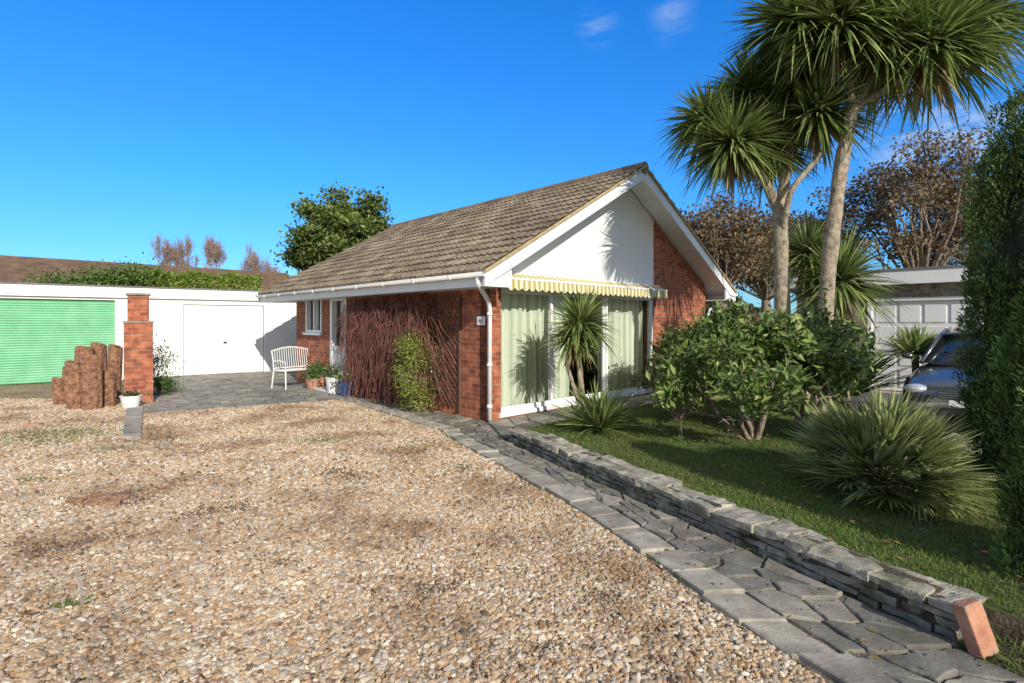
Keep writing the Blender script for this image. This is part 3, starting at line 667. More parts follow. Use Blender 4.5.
b.quadv([(.1,4.9,1.0),(.1,5.65,1.0),(.1,5.65,2.1),(.1,4.9,2.1)][::-1]); b.quadv([(.1,6.2,1.4),(.1,7.05,1.4),(.1,7.05,2.17),(.1,6.2,2.17)][::-1])
b.build('window_glass',M_glass,hs_)
def curtain(x0,x1,nm):
    xs_=np.arange(x0,x1,0.01); ph=xs_*2*math.pi/0.13; yy=.25+.035*np.sin(ph+1.5*np.sin(xs_*5))+0.02*np.sin(xs_*13); n=len(xs_)
    V=np.concatenate([np.stack([xs_+.01*math.sin(z*4),yy*1.0+.01*np.sin(xs_*7+z*3),np.full(n,z)],1) for z in(.09,.6,1.1,1.6,2.15)]); idx=np.arange(5*n).reshape(5,n)
    q=np.stack([idx[:-1,:-1],idx[:-1,1:],idx[1:,1:],idx[1:,:-1]],-1).reshape(-1,4); mesh_np(nm,V,q,None,M_curt,hs_,smooth=True)
curtain(.2,2.2,'curtain'); curtain(3.08,4.72,'curtain')
b=B()
def fr(y0,y1,z0,z1,mids=(),tr=(),t=.06):
    X0,X1=-.012,.13
    b.box(X0,X1,y0,y0+t,z0,z1); b.box(X0,X1,y1-t,y1,z0,z1); b.box(X0,X1,y0+t,y1-t,z1-t,z1); b.box(X0,X1,y0+t,y1-t,z0,z0+t)
    for m in mids: b.box(X0+.005,X1-.005,m-.025,m+.025,z0+t,z1-t)
    for m in tr: b.box(X0+.007,X1-.007,y0+t,y1-t,m-.04,m+.04)
fr(4.86,5.69,.08,2.19,tr=(1.0,),t=.10); b.box(.05,.08,4.96,5.59,.18,.96); fr(6.16,7.09,1.34,2.21,mids=(6.62,)); b.box(-.07,.05,6.12,7.13,1.28,1.335); b.box(-.35,-.015,4.75,5.8,0,.08)
b.box(.20,.21,4.87,5.68,1.75,2.1); b.box(.20,.21,6.16,6.6,1.4,2.2)
b.build('side_door_and_window_frames',M_upvc,hs_)
b=B(); b.box(.05,4.85,-.12,-.003,2.30,2.40,1)
b.quadv([(.08,-.12,2.385),(4.82,-.12,2.385),(4.82,-.30,2.29),(.08,-.30,2.29)][::-1]); b.tube([(.06,-.305,2.28),(4.84,-.305,2.28)],.022,8,1)
x=.08
while x<4.8:
    n=6; w_=.158
    top=[(x+w_*j/n,-.315-.006*math.sin(j),2.27) for j in range(n+1)]; bot=[(x+w_*j/n,-.325,2.14-.045*math.sin(math.pi*j/n)) for j in range(n+1)]
    for j in range(n): b.quadv([bot[j],bot[j+1],top[j+1],top[j]])
    x+=w_
for xx in(.3,4.6): b.tube([(xx,-.1,2.32),(xx,-.30,2.27)],.015,6,1)
b.build('awning',[M_awn,M_white],hs_)
tr=empty('garden_trellis',(C0[0],C0[1],0),ANG); b=B()
for k in range(-14,22):
    for s in(1,-1):
        yA=.75;yB=1.5;z0_=.15;z1_=2.0
        za=z0_+k*.13; zb=za+s*(yB-yA)
        ta=(z0_-za)/(zb-za); tb=(z1_-za)/(zb-za); ta,tb=min(ta,tb),max(ta,tb); t0=max(0,ta);t1=min(1,tb)
        if t1-t0>0.05:
            xo=-.02 if s>0 else -.035
            b.tube([(xo,yA+(yB-yA)*t0,za+(zb-za)*t0),(xo,yA+(yB-yA)*t1,za+(zb-za)*t1)],.009,4)
b.box(-.05,-.01,.72,.75,.1,2.05);b.box(-.05,-.01,1.5,1.53,.1,2.05);b.box(-.05,-.01,.75,1.5,2.02,2.05)
b.build('lattice',M_wood,tr)
hn=empty('house_number_plaque',(C0[0],C0[1],0),ANG); b=B(); b.box(-.02,-.004,.10,.30,1.55,1.69); b.build('plate',M_white,hn,bevel=.003)
tx=bpy.data.curves.new('digits','FONT'); tx.body='41'; tx.size=.11; tx.extrude=.001; tx.align_x='CENTER'; tx.align_y='CENTER'; to=bpy.data.objects.new('digits',tx); tx.materials.append(M_dark); link(to,hn); to.location=(-.0225,.20,1.62); to.rotation_euler=(math.radians(90),0,math.radians(-90))

vi=empty('climbing_vine',(C0[0],C0[1],0),ANG); n=1200
y0=rng.uniform(1.4,4.4,n)+.0; x0=-rng.uniform(.03,.32,n); zt=rng.uniform(1.4,2.14,n); Ls=rng.uniform(.4,1.9,n)
y0=np.clip(y0+.12*np.sin(y0*9),1.4,4.4)
segs=[]
for i in range(n):
    p=np.array([x0[i],y0[i],zt[i]]); m=9; r=rng.uniform(.0025,.006)
    dr=rng.normal(0,.045,2)
    for k in range(m):
        if p[2]<.06: break
        q=p+np.array([dr[0]*.4+rng.normal(0,.018),dr[1]+rng.normal(0,.035),-Ls[i]/m]); q[0]=min(-.02,q[0]); segs.append((p,q,r,r*.9)); p=q
for i in range(90):
    p=np.array([-.05,rng.uniform(1.5,4.3),.0]); r=.014
    for k in range(12):
        q=p+np.array([rng.normal(0,.02),rng.normal(0,.06),.17]); q[0]=min(-.02,max(-.3,q[0])); segs.append((p,q,r,r*.93)); p=q; r*=.93
for i in range(160):
    p=np.array([-.25,rng.uniform(1.5,4.3),rng.uniform(1.2,2.0)]); d=np.array([-.6,rng.normal(0,.5),.3]); r=.004
    for k in range(7):
        q=p+d*.07; d=d+np.array([.12,rng.normal(0,.1),-.32]); q[0]=min(-.02,q[0]); segs.append((p,q,r,r*.9)); p=q
M_vine=noisy('vine_stem',(0.09,0.035,0.026),(0.33,0.145,0.11),7,0.9,0)
seg_mesh('stems',segs,M_vine,vi,3)
C=np.column_stack([-rng.uniform(.03,.28,2000),rng.uniform(1.4,4.4,2000),rng.uniform(.3,2.12,2000)]); leaf_cloud('buds',C,.035,[(0.26,0.07,0.05),(0.36,0.16,0.10),(0.14,0.05,0.04)],vi)
# garage
GA=(-12.8,13.3); g_ang=math.atan2(.6,.8)
ga=empty('white_garage_block',(GA[0],GA[1],0),g_ang)
b=B()
for s0,s1,z0,z1 in[(-5,-.65,0,2.3),(-.65,2.37,2.2,2.3),(2.37,3.83,0,2.3),(3.83,6.22,2.2,2.3),(6.22,8.6,0,2.3)]: b.box(s0,s1,0,.2,z0,z1)
b.box(-5,-4.8,.2,4,0,2.3); b.box(8.4,8.6,.2,4,0,2.3); b.box(-4.8,8.4,3.8,4,0,2.3); b.build('walls',M_render,ga)
b=B(); b.box(-5.1,8.7,-.08,-.05,2.27,2.55); b.box(-5.1,8.7,4.0,4.1,2.27,2.55); b.box(-5.1,8.7,-.05,-.003,2.27,2.3); b.build('fascia',M_white,ga)
b=B(); b.box(-5.12,8.72,-.09,4.12,2.553,2.60); b.build('flat_roof',M_galv,ga)
b=B(); nz_=34
for k in range(nz_):
    z=.02+k*(2.17/nz_); zz=2.17/nz_
    b.quadv([(-.6,.10,z),(2.32,.10,z),(2.32,.078,z+zz*.5),(-.6,.078,z+zz*.5)]); b.quadv([(-.6,.078,z+zz*.5),(2.32,.078,z+zz*.5),(2.32,.10,z+zz),(-.6,.10,z+zz)])
b.build('green_roller_door',M_green,ga)
b=B(); b.box(-.66,-.6,-.01,.12,0,2.2); b.box(2.32,2.38,-.01,.12,0,2.2); b.box(3.82,3.93,-.01,.12,0,2.2); b.box(6.12,6.23,-.01,.12,0,2.2); b.box(3.93,6.12,-.01,.12,2.12,2.2); b.build('door_frames',M_upvc,ga)
b=B(); b.box(3.945,6.105,.035,.06,.03,2.104)
b.build('up_and_over_door',M_white,ga,bevel=.004); b=B(); b.box(3.99,6.06,.025,.033,.08,.11); b.box(4.98,5.07,.005,.034,.95,1.0,1);b.box(3.99,6.06,.025,.033,2.0,2.02); b.build('door_trim',[M_upvc,M_dark],ga)
# pillar
px,py=gp(131,405); pl=empty('brick_pillar',(px,py+.2,0),g_ang)
b=B(); b.box(-.23,.23,-.23,.23,0,1.58); b.box(-.17,.17,-.17,.17,1.62,2.12); b.build('brickwork',M_brick,pl); b=B(); b.box(-.25,.25,-.25,.25,1.58,1.62); b.box(-.20,.20,-.20,.20,2.12,2.16); b.build('coping',M_slab,pl,bevel=.005)
# logs
lg=empty('log_stack',(0,0,0)); b=B()
logs=[(62,405,.13,.50),(76,409,.14,.86),(92,410,.15,.98),(107,407,.14,.66),(84,398,.16,1.06),(114,400,.12,1.10),(70,398,.13,.62),(100,396,.14,1.12)]
for (x,y,r,h) in logs:
    X,Y=gp(x,y); n=26; ph=random.random()*6; i=len(b.v); rows=[0,.05]+[h*k/6 for k in range(1,6)]+[h-.012,h]; lx,ly=random.uniform(-.04,.04),random.uniform(-.04,.04); nr_=len(rows)
    for kz,z in enumerate(rows):
        for j in range(n):
            t=2*math.pi*j/n; rr=r*(1+.05*math.sin(3*t+ph)+.04*math.sin(9*t+ph*2)+.04*random.uniform(-1,1))*(1.0 if 0<kz<nr_-1 else .94)
            b.v.append((X+lx*z/h+rr*math.cos(t),Y+ly*z/h+rr*math.sin(t),z+ (0.05*math.cos(t+1.6) if kz>=nr_-2 else 0)))
    for k in range(nr_-1):
        for j in range(n): b.f.append((i+k*n+j,i+k*n+(j+1)%n,i+(k+1)*n+(j+1)%n,i+(k+1)*n+j)); b.m.append(0)
    b.f.append(tuple(i+(nr_-1)*n+j for j in range(n))); b.m.append(1)
b.build('logs',[M_logbark,M_logend],lg)
def pot(name,px_,py_,r,h,mat,leafcols=None,lh=.3,lr=.2):
    X,Y=gp(px_,py_); e=empty(name,(X,Y,.03)); b=B(); b.lathe([(r*.0,.0),(r*.72,0),(r*.9,h*.6),(r,h*.93),(r*1.06,h*.93),(r*1.06,h),(r*.93,h),(r*.9,h*.9),(0,h*.88)],(0,0,0),20); b.build('pot',mat,e,smooth=False)
    if leafcols:
        n=350; C=rng.normal(size=(n,3))*[lr*.5,lr*.5,lh*.35]+[0,0,h+lh*.5]; leaf_cloud('foliage',C,.07,leafcols,e)
G1=[(0.07,0.15,0.04),(0.14,0.22,0.06),(0.04,0.09,0.025)]
pot('white_garden_pot',131,409,.17,.22,M_white,[(0.12,0.1,0.05)],.04,.1)
pot('potted_plant',313,390,.17,.24,M_terra,G1); pot('potted_plant',333,394,.16,.35,M_white,G1,.22,.22); pot('potted_plant',346,397,.16,.30,M_blue,[(0.3,0.36,0.24),(0.14,0.22,0.07)],.2,.2); pot('potted_plant',323,388,.13,.3,M_terra,G1,.30,.22)
X,Y=gp(298,388); e=empty('white_garden_bench',(X,Y,.03),math.radians(58)); b=B(); r=.016; W2=.5
for sx in(-W2,W2):
    b.tube([(sx,-.24,0),(sx,-.23,.42),(sx,-.22,.62),(sx,.0,.66),(sx,.2,.64)],r); b.tube([(sx,.30,0),(sx,.22,.42),(sx,.24,.66),(sx,.30,.88)],r); b.tube([(sx,-.23,.42),(sx,.22,.42)],r)
for k in range(8): y=-.22+k*.058; b.box(-W2,W2,y,y+.042,.42,.437)
for k in range(15): x=-W2+.07+k*.0615; b.tube([(x,.23,.46),(x,.295,.90+.06*math.sin(math.pi*(k+1)/16))],.008)
b.tube([(-W2+2*W2*k/12,.30,.88+.08*math.sin(math.pi*k/12)) for k in range(13)],r); b.tube([(-W2,.23,.47),(W2,.23,.47)],.012)
b.build('frame',M_white,e)

# neighbour garage right
nb=empty('neighbour_garage',(8.4,12.5,0),math.atan2(-.7232,.6906))
XL=-1.6
b=B(); b.box(XL,-.05,0,.2,0,2.5,0); b.box(2.02,2.75,0,.2,0,2.5,0); b.box(-.05,2.02,0,.2,2.15,2.5,0); b.box(XL,XL+.2,.2,5,0,2.5); b.box(2.55,2.75,.2,5,0,2.5); b.build('walls',M_brick2,nb)
b=B(); b.box(XL-.1,2.9,-.2,-.16,2.45,2.75); b.box(2.86,2.9,-.16,5,2.45,2.75); b.box(XL-.1,2.86,-.16,.0-.003,2.45,2.48); b.box(-.05,.03,-.01,.12,0,2.15); b.box(1.94,2.02,-.01,.12,0,2.15); b.box(.03,1.94,-.01,.12,2.08,2.15)
b.build('fascia_and_frame',M_white,nb)
b=B(); b.box(.03,1.94,.06,.1,.02,2.08)
for i in range(4):
    for j in range(4): b.box(.1+i*.455,.1+i*.455+.38,.045,.06-.002,.12+j*.49,.12+j*.49+.4)
b.build('panelled_door',M_white,nb,bevel=.012)
b=B(); b.box(XL-.12,2.92,-.22,5.1,2.753,2.8); b.build('flat_roof',M_galv,nb)
# neighbour roof left
nl=empty('neighbour_bungalow',(-19.9,20.7,0),ANG); b=B()
L0,L1=-14,11
b.quadv([(L0,-4,2.35),(L1,-4,2.35),(L1,0,4.2),(L0,0,4.2)],0); b.quadv([(L0,0,4.2),(L1,0,4.2),(L1,4,2.35),(L0,4,2.35)],0)
b.build('roof',M_tile2,nl)
b=B()
for k in range(12):
    z=2.35+k*1.85/12; y=-4+k*4/12; b.box(L0,L1,y-.01,y+.3,z+.0,z+.05,0)
b.build('tile_courses',M_tile2,nl)
b=B(); b.box(L0+.2,L1-.2,-3.5,3.5,0,2.3); b.quadv([(L1-.2,-3.6,2.35),(L1-.2,3.6,2.35),(L1-.2,0,4.15)]); b.build('walls',M_brick,nl)

# car
car=empty('parked_car',(6.42,7.42,0.006),ANG)
ST=[(0.0,.60,.30,.50),(0.06,.74,.24,.62),(.25,.83,.20,.72),(.7,.87,.19,.83),(1.15,.88,.19,.93),(2.0,.88,.19,.95),(3.0,.88,.19,.97),(3.7,.87,.2,.98),(4.1,.82,.24,.95),(4.22,.70,.32,.7)]
V=[];n=0
for x,w_,zb,zt in ST:
    half=[(0,zb),(w_*.8,zb),(w_*.97,zb+.08),(w_,zb+(zt-zb)*.45),(w_*.985,zb+(zt-zb)*.78),(w_*.90,zt-.02),(w_*.5,zt+.02),(0,zt+.03)]
    ring=half+[(-y,z) for y,z in half[-2:0:-1]]; V+=[(x,y,z) for y,z in ring]; n=len(ring)
Fs=[];mi=[]
for k in range(len(ST)-1):
    for j in range(n):
        Fs.append((k*n+j,(k+1)*n+j,(k+1)*n+(j+1)%n,k*n+(j+1)%n)); mi.append(1 if j in(1,2,n-2,n-3) else 0)
Fs.append(tuple(range(n))); Fs.append(tuple((len(ST)-1)*n+j for j in reversed(range(n)))); mi+=[1,1]
me=bpy.data.meshes.new('body'); me.from_pydata(V,[],Fs); me.materials.append(M_carpaint); me.materials.append(M_carsilver); me.polygons.foreach_set('material_index',mi); me.polygons.foreach_set('use_smooth',[True]*len(Fs)); o=bpy.data.objects.new('body',me); link(o,car); s_=o.modifiers.new('s','SUBSURF'); s_.levels=2; s_.render_levels=2
GH=[(1.0,.74,.92,.72,.93),(1.75,.79,.93,.58,1.36),(2.5,.80,.95,.60,1.45),(3.3,.79,.95,.57,1.40),(3.95,.72,.95,.60,1.0)]
V=[];Fs=[];mi=[]
for x,wb,zb,wt,zt in GH: V+=[(x,wb,zb),(x,wt,zt),(x,wt*.5,zt+.03),(x,-wt*.5,zt+.03),(x,-wt,zt),(x,-wb,zb)]
for k in range(4):
    for j in range(5):
        Fs.append((k*6+j,(k+1)*6+j,(k+1)*6+j+1,k*6+j+1)); mi.append(1 if (j in(1,2,3) and k in(1,2)) else 0)
me=bpy.data.meshes.new('cabin'); me.from_pydata(V,[],Fs); me.materials.append(M_carglass); me.materials.append(M_carpaint); me.polygons.foreach_set('material_index',mi); me.polygons.foreach_set('use_smooth',[True]*len(Fs)); o=bpy.data.objects.new('cabin',me); link(o,car)
b=B()
for s in(1,-1):
    b.tube([(1.02,s*.74,.94),(1.75,s*.59,1.37),(2.5,s*.61,1.46),(3.3,s*.58,1.41),(3.95,s*.62,1.0)],.03,8)
    b.tube([(2.45,s*.80,.95),(2.5,s*.605,1.45)],.025,6)
    b.lathe([(0,-.05),(.06,-.045),(.10,0),(.06,.05),(0,.055)],(1.35,s*.97,1.02),12); b.box(1.32,1.36,s*.80 if s>0 else -.95,.95 if s>0 else -.80,.97,1.0)
b.tube([(1.74,-.58,1.375),(1.74,-.28,1.40),(1.74,.28,1.40),(1.74,.58,1.375)],.02,6)
b.build('pillars_and_mirrors',M_carpaint,car,smooth=True)
b=B()
for x in(.78,3.35):
    for s in(1,-1):
        y0_,y1_=(s*.70,s*.89)
        b.tube([(x,y0_,.31),(x,y1_,.31)],.31,24,0); b.tube([(x,s*.885,.31),(x,s*.896,.31)],.20,20,1); b.tube([(x,s*.60,.34),(x,s*.882,.34)],.37,24,0)
        for k in range(5):
            t=k*1.2566; b.tube([(x,s*.90,.31),(x+.17*math.cos(t),s*.90,.31+.17*math.sin(t))],.02,5,1)
b.build('wheels',[M_rubber,M_alloy],car)
b=B()
b.box(-.035,.06,-.38,.38,.50,.60,1)
for k in range(3): b.box(-.045,-.03,-.38,.38,.515+k*.03,.525+k*.03,3)
b.box(-.03,.08,-.55,.55,.27,.36,1); b.box(-.05,-.03,-.26,.26,.39,.48,2)
b.build('grille_and_plate',[M_carpaint,M_dark,M_white,M_alloy],car,bevel=.005)
for s in(1,-1):
    b=B(); b.lathe([(0,-1),(.5,-.85),(.87,-.5),(1,0),(.87,.5),(.5,.85),(0,1)],n=16); o=b.build('headlamp',M_lamp,car,smooth=True); o.location=(.12,s*.66,.60); o.scale=(.13,.16,.075); o.rotation_euler=(0,0,s*.55)
b=B(); b.box(.95,1.0,-.6,.6,.915,.955); b.tube([(1.05,-.5,.98),(1.3,-.05,1.13)],.008,4); b.tube([(1.05,.05,.98),(1.3,.5,1.13)],.008,4); b.build('wipers',M_dark,car)

# palms
PAL=[(0.13,0.19,0.045),(0.22,0.29,0.075),(0.07,0.12,0.03),(0.32,0.36,0.13)]
def at(px_,py_,Y): return np.array([(px_-512)/F*Y,Y,H-(py_-HZ)/F*Y])
def crown(parent,c,n=260,L=.8,W=.045,cols=PAL,dead=60,lo=-.5,nm='crown',dr=.35):
    z=rng.uniform(lo,1,n); a=rng.uniform(0,6.283,n); r=np.sqrt(1-np.clip(z,-1,1)**2); D=np.column_stack([r*np.cos(a),r*np.sin(a),z])
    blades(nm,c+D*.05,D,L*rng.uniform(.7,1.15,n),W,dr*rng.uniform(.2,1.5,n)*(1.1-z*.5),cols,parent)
    if dead:
        z=rng.uniform(-1.6,-.5,dead); a=rng.uniform(0,6.283,dead); D=np.column_stack([np.cos(a)*.6,np.sin(a)*.6,z]); blades('dead_leaves',c+np.array([0,0,-.1])+D*.05,D,L*rng.uniform(.4,.7,dead),W*.8,.3,[(0.36,0.28,0.14),(0.24,0.17,0.08)],parent)
def palm(name,trunks,crowns,L,W,n):
    e=empty(name,(0,0,0)); b=B()
    for pts,r0,r1 in trunks:
        P=[Vector(p) for p in pts]; out=[]
        for i in range(len(P)-1):
            for k in range(10): out.append(P[i].lerp(P[i+1],k/10))
        out.append(P[-1]); m=len(out)
        for _ in range(5): out=[out[0]]+[(out[i-1]+out[i]*2+out[i+1])/4 for i in range(1,m-1)]+[out[-1]]
        rad=[(r0+(r1-r0)*i/(m-1))*random.uniform(.92,1.08) for i in range(m)]; rad[0]*=1.3
        b.tube(out,rad,12)
    b.build('trunk',M_palmbark,e,smooth=True)
    for c in crowns: crown(e,c[0],int(n*c[1]),L*c[1]**.5,W,dead=int(45*c[1]))
    return e
Y1=8.6;Y2=8.0
palm('cordyline_palm',[([at(786,420,Y1),at(782,300,Y1),at(780,205,Y1)],.13,.10),([at(780,215,Y1),at(765,180,Y1),at(738,150,Y1)],.085,.06),([at(780,210,Y1),at(790,150,Y1),at(792,95,Y1+.2)],.085,.06),([at(781,240,Y1),at(790,190,Y1-.3),at(825,150,Y1-.4)],.05,.04)],
     [(at(732,145,Y1),1.15),(at(708,122,Y1+.5),1.0),(at(792,85,Y1+.3),1.2),(at(750,95,Y1+.6),1.1),(at(818,115,Y1-.2),1.0),(at(770,150,Y1+.4),.9)],.85,.052,520)
palm('cordyline_palm',[([at(822,425,Y2),at(826,290,Y2),at(840,170,Y2),at(853,105,Y2)],.12,.085),([at(852,115,Y2),at(868,85,Y2),at(888,40,Y2)],.06,.05),([at(852,112,Y2),at(850,70,Y2),at(840,20,Y2)],.06,.05),([at(853,110,Y2),at(900,80,Y2-.2),at(930,40,Y2-.2)],.05,.04)],
     [(at(885,48,Y2),1.4),(at(838,28,Y2),1.3),(at(932,48,Y2-.3),1.3),(at(865,-5,Y2),1.1),(at(798,24,Y2+.4),1.25),(at(965,20,Y2),1.2),(at(905,10,Y2+.4),1.1)],1.0,.054,520)
palm('cordyline_palm',[([at(805,420,9.4),at(806,330,9.4),at(808,262,9.4)],.08,.06)],[(at(808,255,9.4),1.1)],.8,.05,260)
palm('cordyline_palm',[([at(845,400,8.9),at(842,330,8.9),at(838,290,8.9)],.07,.05)],[(at(838,282,8.9),1.25)],.85,.05,330)
palm('small_cordyline_palm',[([at(585,425,8.3),at(581,385,8.3),at(578,352,8.3)],.05,.04),([at(585,420,8.3),at(573,385,8.2),at(566,362,8.2)],.035,.03)],[(at(580,325,8.3),1.0),(at(572,338,8.2),.5)],.64,.038,360)
def clump(name,pos,n,L,W,cols,lo=.05,droop=.15,tip=None,z=.15,parent=None):
    e=parent or empty(name,(pos[0],pos[1],z)); zz=rng.uniform(lo,1,n)**.8 if lo>=0 else rng.uniform(lo,1,n); a=rng.uniform(0,6.283,n); r=np.sqrt(1-np.clip(zz,-1,1)**2); D=np.column_stack([r*np.cos(a),r*np.sin(a),zz])
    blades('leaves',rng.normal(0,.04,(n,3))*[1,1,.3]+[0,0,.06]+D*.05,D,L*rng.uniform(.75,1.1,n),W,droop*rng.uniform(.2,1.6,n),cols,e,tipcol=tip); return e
clump('yucca_clump',(1.15,7.05),220,.70,.036,PAL)
YC=[(0.15,0.22,0.07),(0.22,0.30,0.10),(0.09,0.15,0.05)]
e=empty('spiky_dwarf_palm',(3.14,4.55,.15)); FB=[];FD=[];FLn=[]; NF=120
for k in range(NF):
    zz=rng.uniform(-.02,1); aa=rng.uniform(0,6.283); rr=math.sqrt(max(0,1-zz*zz)); c=np.array([rr*math.cos(aa),rr*math.sin(aa),zz]); stem=c*rng.uniform(.28,.46)+[0,0,.10]
    side=nrm(np.cross(c,[0,0,1.0])+rng.normal(size=3)*.3)
    for q in np.linspace(-1.15,1.15,17):
        FB.append(stem); FD.append(c*math.cos(q)+side*math.sin(q)+rng.normal(size=3)*.03+[0,0,.05]); FLn.append(.44*(1-.12*abs(q))*rng.uniform(.9,1.1))
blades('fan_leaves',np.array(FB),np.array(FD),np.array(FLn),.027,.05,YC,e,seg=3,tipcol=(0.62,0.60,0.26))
st=[(np.array([0,0,.0]),np.array(FB[k*17]),.010,.006) for k in range(NF)]; seg_mesh('stems',st,M_palmbark,e,5)
xx=(915-512)/F*9.4
e=empty('variegated_yucca',(xx,9.4,.95)); b=B(); b.tube([(0,0,-.85),(.02,0,-.4),(0,0,.08)],.055,10); b.build('trunk',M_palmbark,e,smooth=True)
clump('',None,300,.62,.05,[(0.46,0.50,0.20),(0.18,0.26,0.08)],.0,.2,parent=e)
clump('phormium_clump',((850-512)/F*10,10),220,1.6,.05,PAL,.35,.3)
# shrubs
RH=[(0.11,0.19,0.035),(0.19,0.28,0.06),(0.06,0.11,0.025),(0.30,0.35,0.12)]
def shrub(name,pos,h,nst,maxd,nleaf,ls,sig,cols,spread=.6,r0=.035,trunk=.5,ss=.45,z=.13,width=1,up=.1,asp=.42,nch=3,zmin=.25):
    return tree(name,(pos[0],pos[1],z),h,trunk,maxd,spread,nch,up,nleaf,ls,sig,cols,r0=r0,nst=nst,stems_spread=ss,aspect=asp,width=width,zmin=zmin)
shrub('rhododendron_shrub',(3.0,6.6),1.68,5,3,4600,.125,.07,RH,ss=.45,width=1.0,zmin=.5)
shrub('rhododendron_shrub',(3.95,7.3),1.75,5,3,4200,.12,.08,RH,width=.85,zmin=.4)
shrub('evergreen_shrub',(2.45,7.9),1.1,5,3,3600,.09,.07,[(0.13,0.18,0.04),(0.07,0.12,0.025),(0.24,0.27,0.09)],width=.62)
shrub('evergreen_shrub',(3.6,9.6),1.5,5,3,5500,.10,.12,RH,width=.8)
shrub('evergreen_shrub',(5.0,10.2),1.5,4,3,5500,.10,.12,RH,width=.9)
wx,wy=hw(-.25,1.62)
shrub('golden_shrub',(wx,wy),1.50,9,3,9000,.05,.07,[(0.24,0.28,0.05),(0.12,0.18,0.03),(0.34,0.36,0.09)],z=0,width=.34,ss=.3,up=.3,zmin=.02)
C=rng.normal(size=(2200,3))*[.16,.16,.20]+[wx-.02,wy-.05,.35]; C=C[C[:,2]>.03]; leaf_cloud('low_golden_shrub',C,.05,[(0.24,0.28,0.05),(0.12,0.18,0.03),(0.34,0.36,0.09)])
X,Y=gp(158,392); shrub('straggly_shrub',(X,Y),1.15,5,3,700,.07,.10,[(0.3,0.34,0.2),(0.15,0.2,0.07)],z=0,width=.4,r0=.012,zmin=0)
X,Y=gp(158,396); shrub('low_green_shrub',(X,Y),.35,6,2,1500,.06,.08,G1,z=0,width=.3,zmin=0)
# conifers
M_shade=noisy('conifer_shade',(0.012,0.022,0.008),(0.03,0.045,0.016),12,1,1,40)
def conifer(name,pos,h,r,n,z=.1,npl=70):
    e=empty(name,(pos[0],pos[1],z)); 
    ta=rng.uniform(0,6.283,npl); tz=rng.uniform(0,.86,npl); tz[:14]=np.linspace(.0,.15,14)
    pr=r*np.clip((1-tz)*2.2,.15,1)**.8*rng.uniform(.56,.94,npl); pl=rng.uniform(.28,.6,npl)*min(1,h/3)
    i=rng.integers(0,npl,n); t=rng.random(n); 
    wdt=.105*np.sin(np.clip(t,0.03,1)**.8*math.pi*.93)**.7+.015
    off=nrm(rng.normal(size=(n,3)))*[1,1,.25]*wdt[:,None]*rng.uniform(.7,1.1,(n,1))
    C=np.column_stack([pr[i]*np.cos(ta[i])*(1+.12*t),pr[i]*np.sin(ta[i])*(1+.12*t),tz[i]*h+t*pl[i]*1.4])+off
    C[:,2]=np.minimum(C[:,2],h*1.02+rng.uniform(-.1,.05,n))
    D=off/ (wdt[:,None]+.01)*.8+[0,0,1.0]
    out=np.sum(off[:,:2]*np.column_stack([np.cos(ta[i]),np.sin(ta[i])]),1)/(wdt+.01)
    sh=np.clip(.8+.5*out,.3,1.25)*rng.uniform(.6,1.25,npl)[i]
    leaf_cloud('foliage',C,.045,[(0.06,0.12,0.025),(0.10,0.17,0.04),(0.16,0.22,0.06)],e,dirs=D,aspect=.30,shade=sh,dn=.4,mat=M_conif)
    b=B(); b.tube([(0,0,-.05),(0,0,h*.5),(0,0,h*.92)],[r*.66,r*.62,.05],14); b.build('shade_core',M_shade,e)  # dark solid core added inside the foliage to block light
conifer('columnar_cypress',(4.88,5.05),3.65,.50,64000,npl=120); conifer('columnar_cypress',(3.24,2.98),1.85,.35,48000,npl=100)
conifer('columnar_cypress',(4.85,4.25),2.7,.42,26000,npl=80)
# distant trees
blob_tree('evergreen_oak_tree',(-9.5,31),5.8,(2.9,2.9,2.7),150,42000,.25,[(0.13,0.18,0.035),(0.21,0.26,0.06),(0.05,0.09,0.02)],3.2,.3,fill=.45,cs=.38)
OK=[(0.22,0.14,0.08),(0.15,0.105,0.055),(0.12,0.11,0.055),(0.29,0.20,0.11)]
for x,y,zc,R,nl_ in[(24.5,32,8.6,(4.8,3.5,4.0),13000),(16.2,34,5.8,(3.2,3,2.6),8000),(12.2,31,6.1,(3.2,3,2.6),9000),(20,36,7.0,(3.5,3,3.0),9000),(31,34,7.5,(4.5,3.5,4.0),11000),(9.6,33,5.5,(2.5,2.5,2.2),5000)]:
    blob_tree('autumn_oak_tree',(x,y),zc,R,110,nl_,.23,OK,3.0,.35,fill=.2,cs=.42)
PK=noisy('poplar_twig',(0.25,0.17,0.13),(0.40,0.29,0.23),2,0.9,0)
for px_,hh,wd_ in[(166,13.6,1.3),(180,13.9,1.4),(218,13.6,1.5),(248,12.3,1.4),(262,10.8,1.5),(275,9.4,1.5)]:
    tree('bare_poplar_tree',((px_-512)/F*72,72),hh,3.0,5,.45,4,.35,2600,.30,.25,[(0.36,0.23,0.18),(0.44,0.31,0.25)],r0=.22,bark=PK,aspect=.10,width=wd_,rmin=.012)
def hedge(name,p0,p1,zc,hw_,hh,n,ls,cols):
    e=empty(name); p0=np.array(p0);p1=np.array(p1); t=rng.random((n,1)); a=rng.normal(size=(n,2)); a=a/np.linalg.norm(a,axis=1,keepdims=True)*rng.uniform(.8,1.05,(n,1))
    a=np.sign(a)*np.abs(a)**.55
    d=(p1-p0)/np.linalg.norm(p1-p0); nn=np.array([-d[1],d[0]])
    C=np.column_stack([p0+(p1-p0)*t+nn*a[:,:1]*hw_, zc+a[:,1]*hh+.06*np.sin(t[:,0]*19)]); leaf_cloud('foliage',C,ls,cols,e)
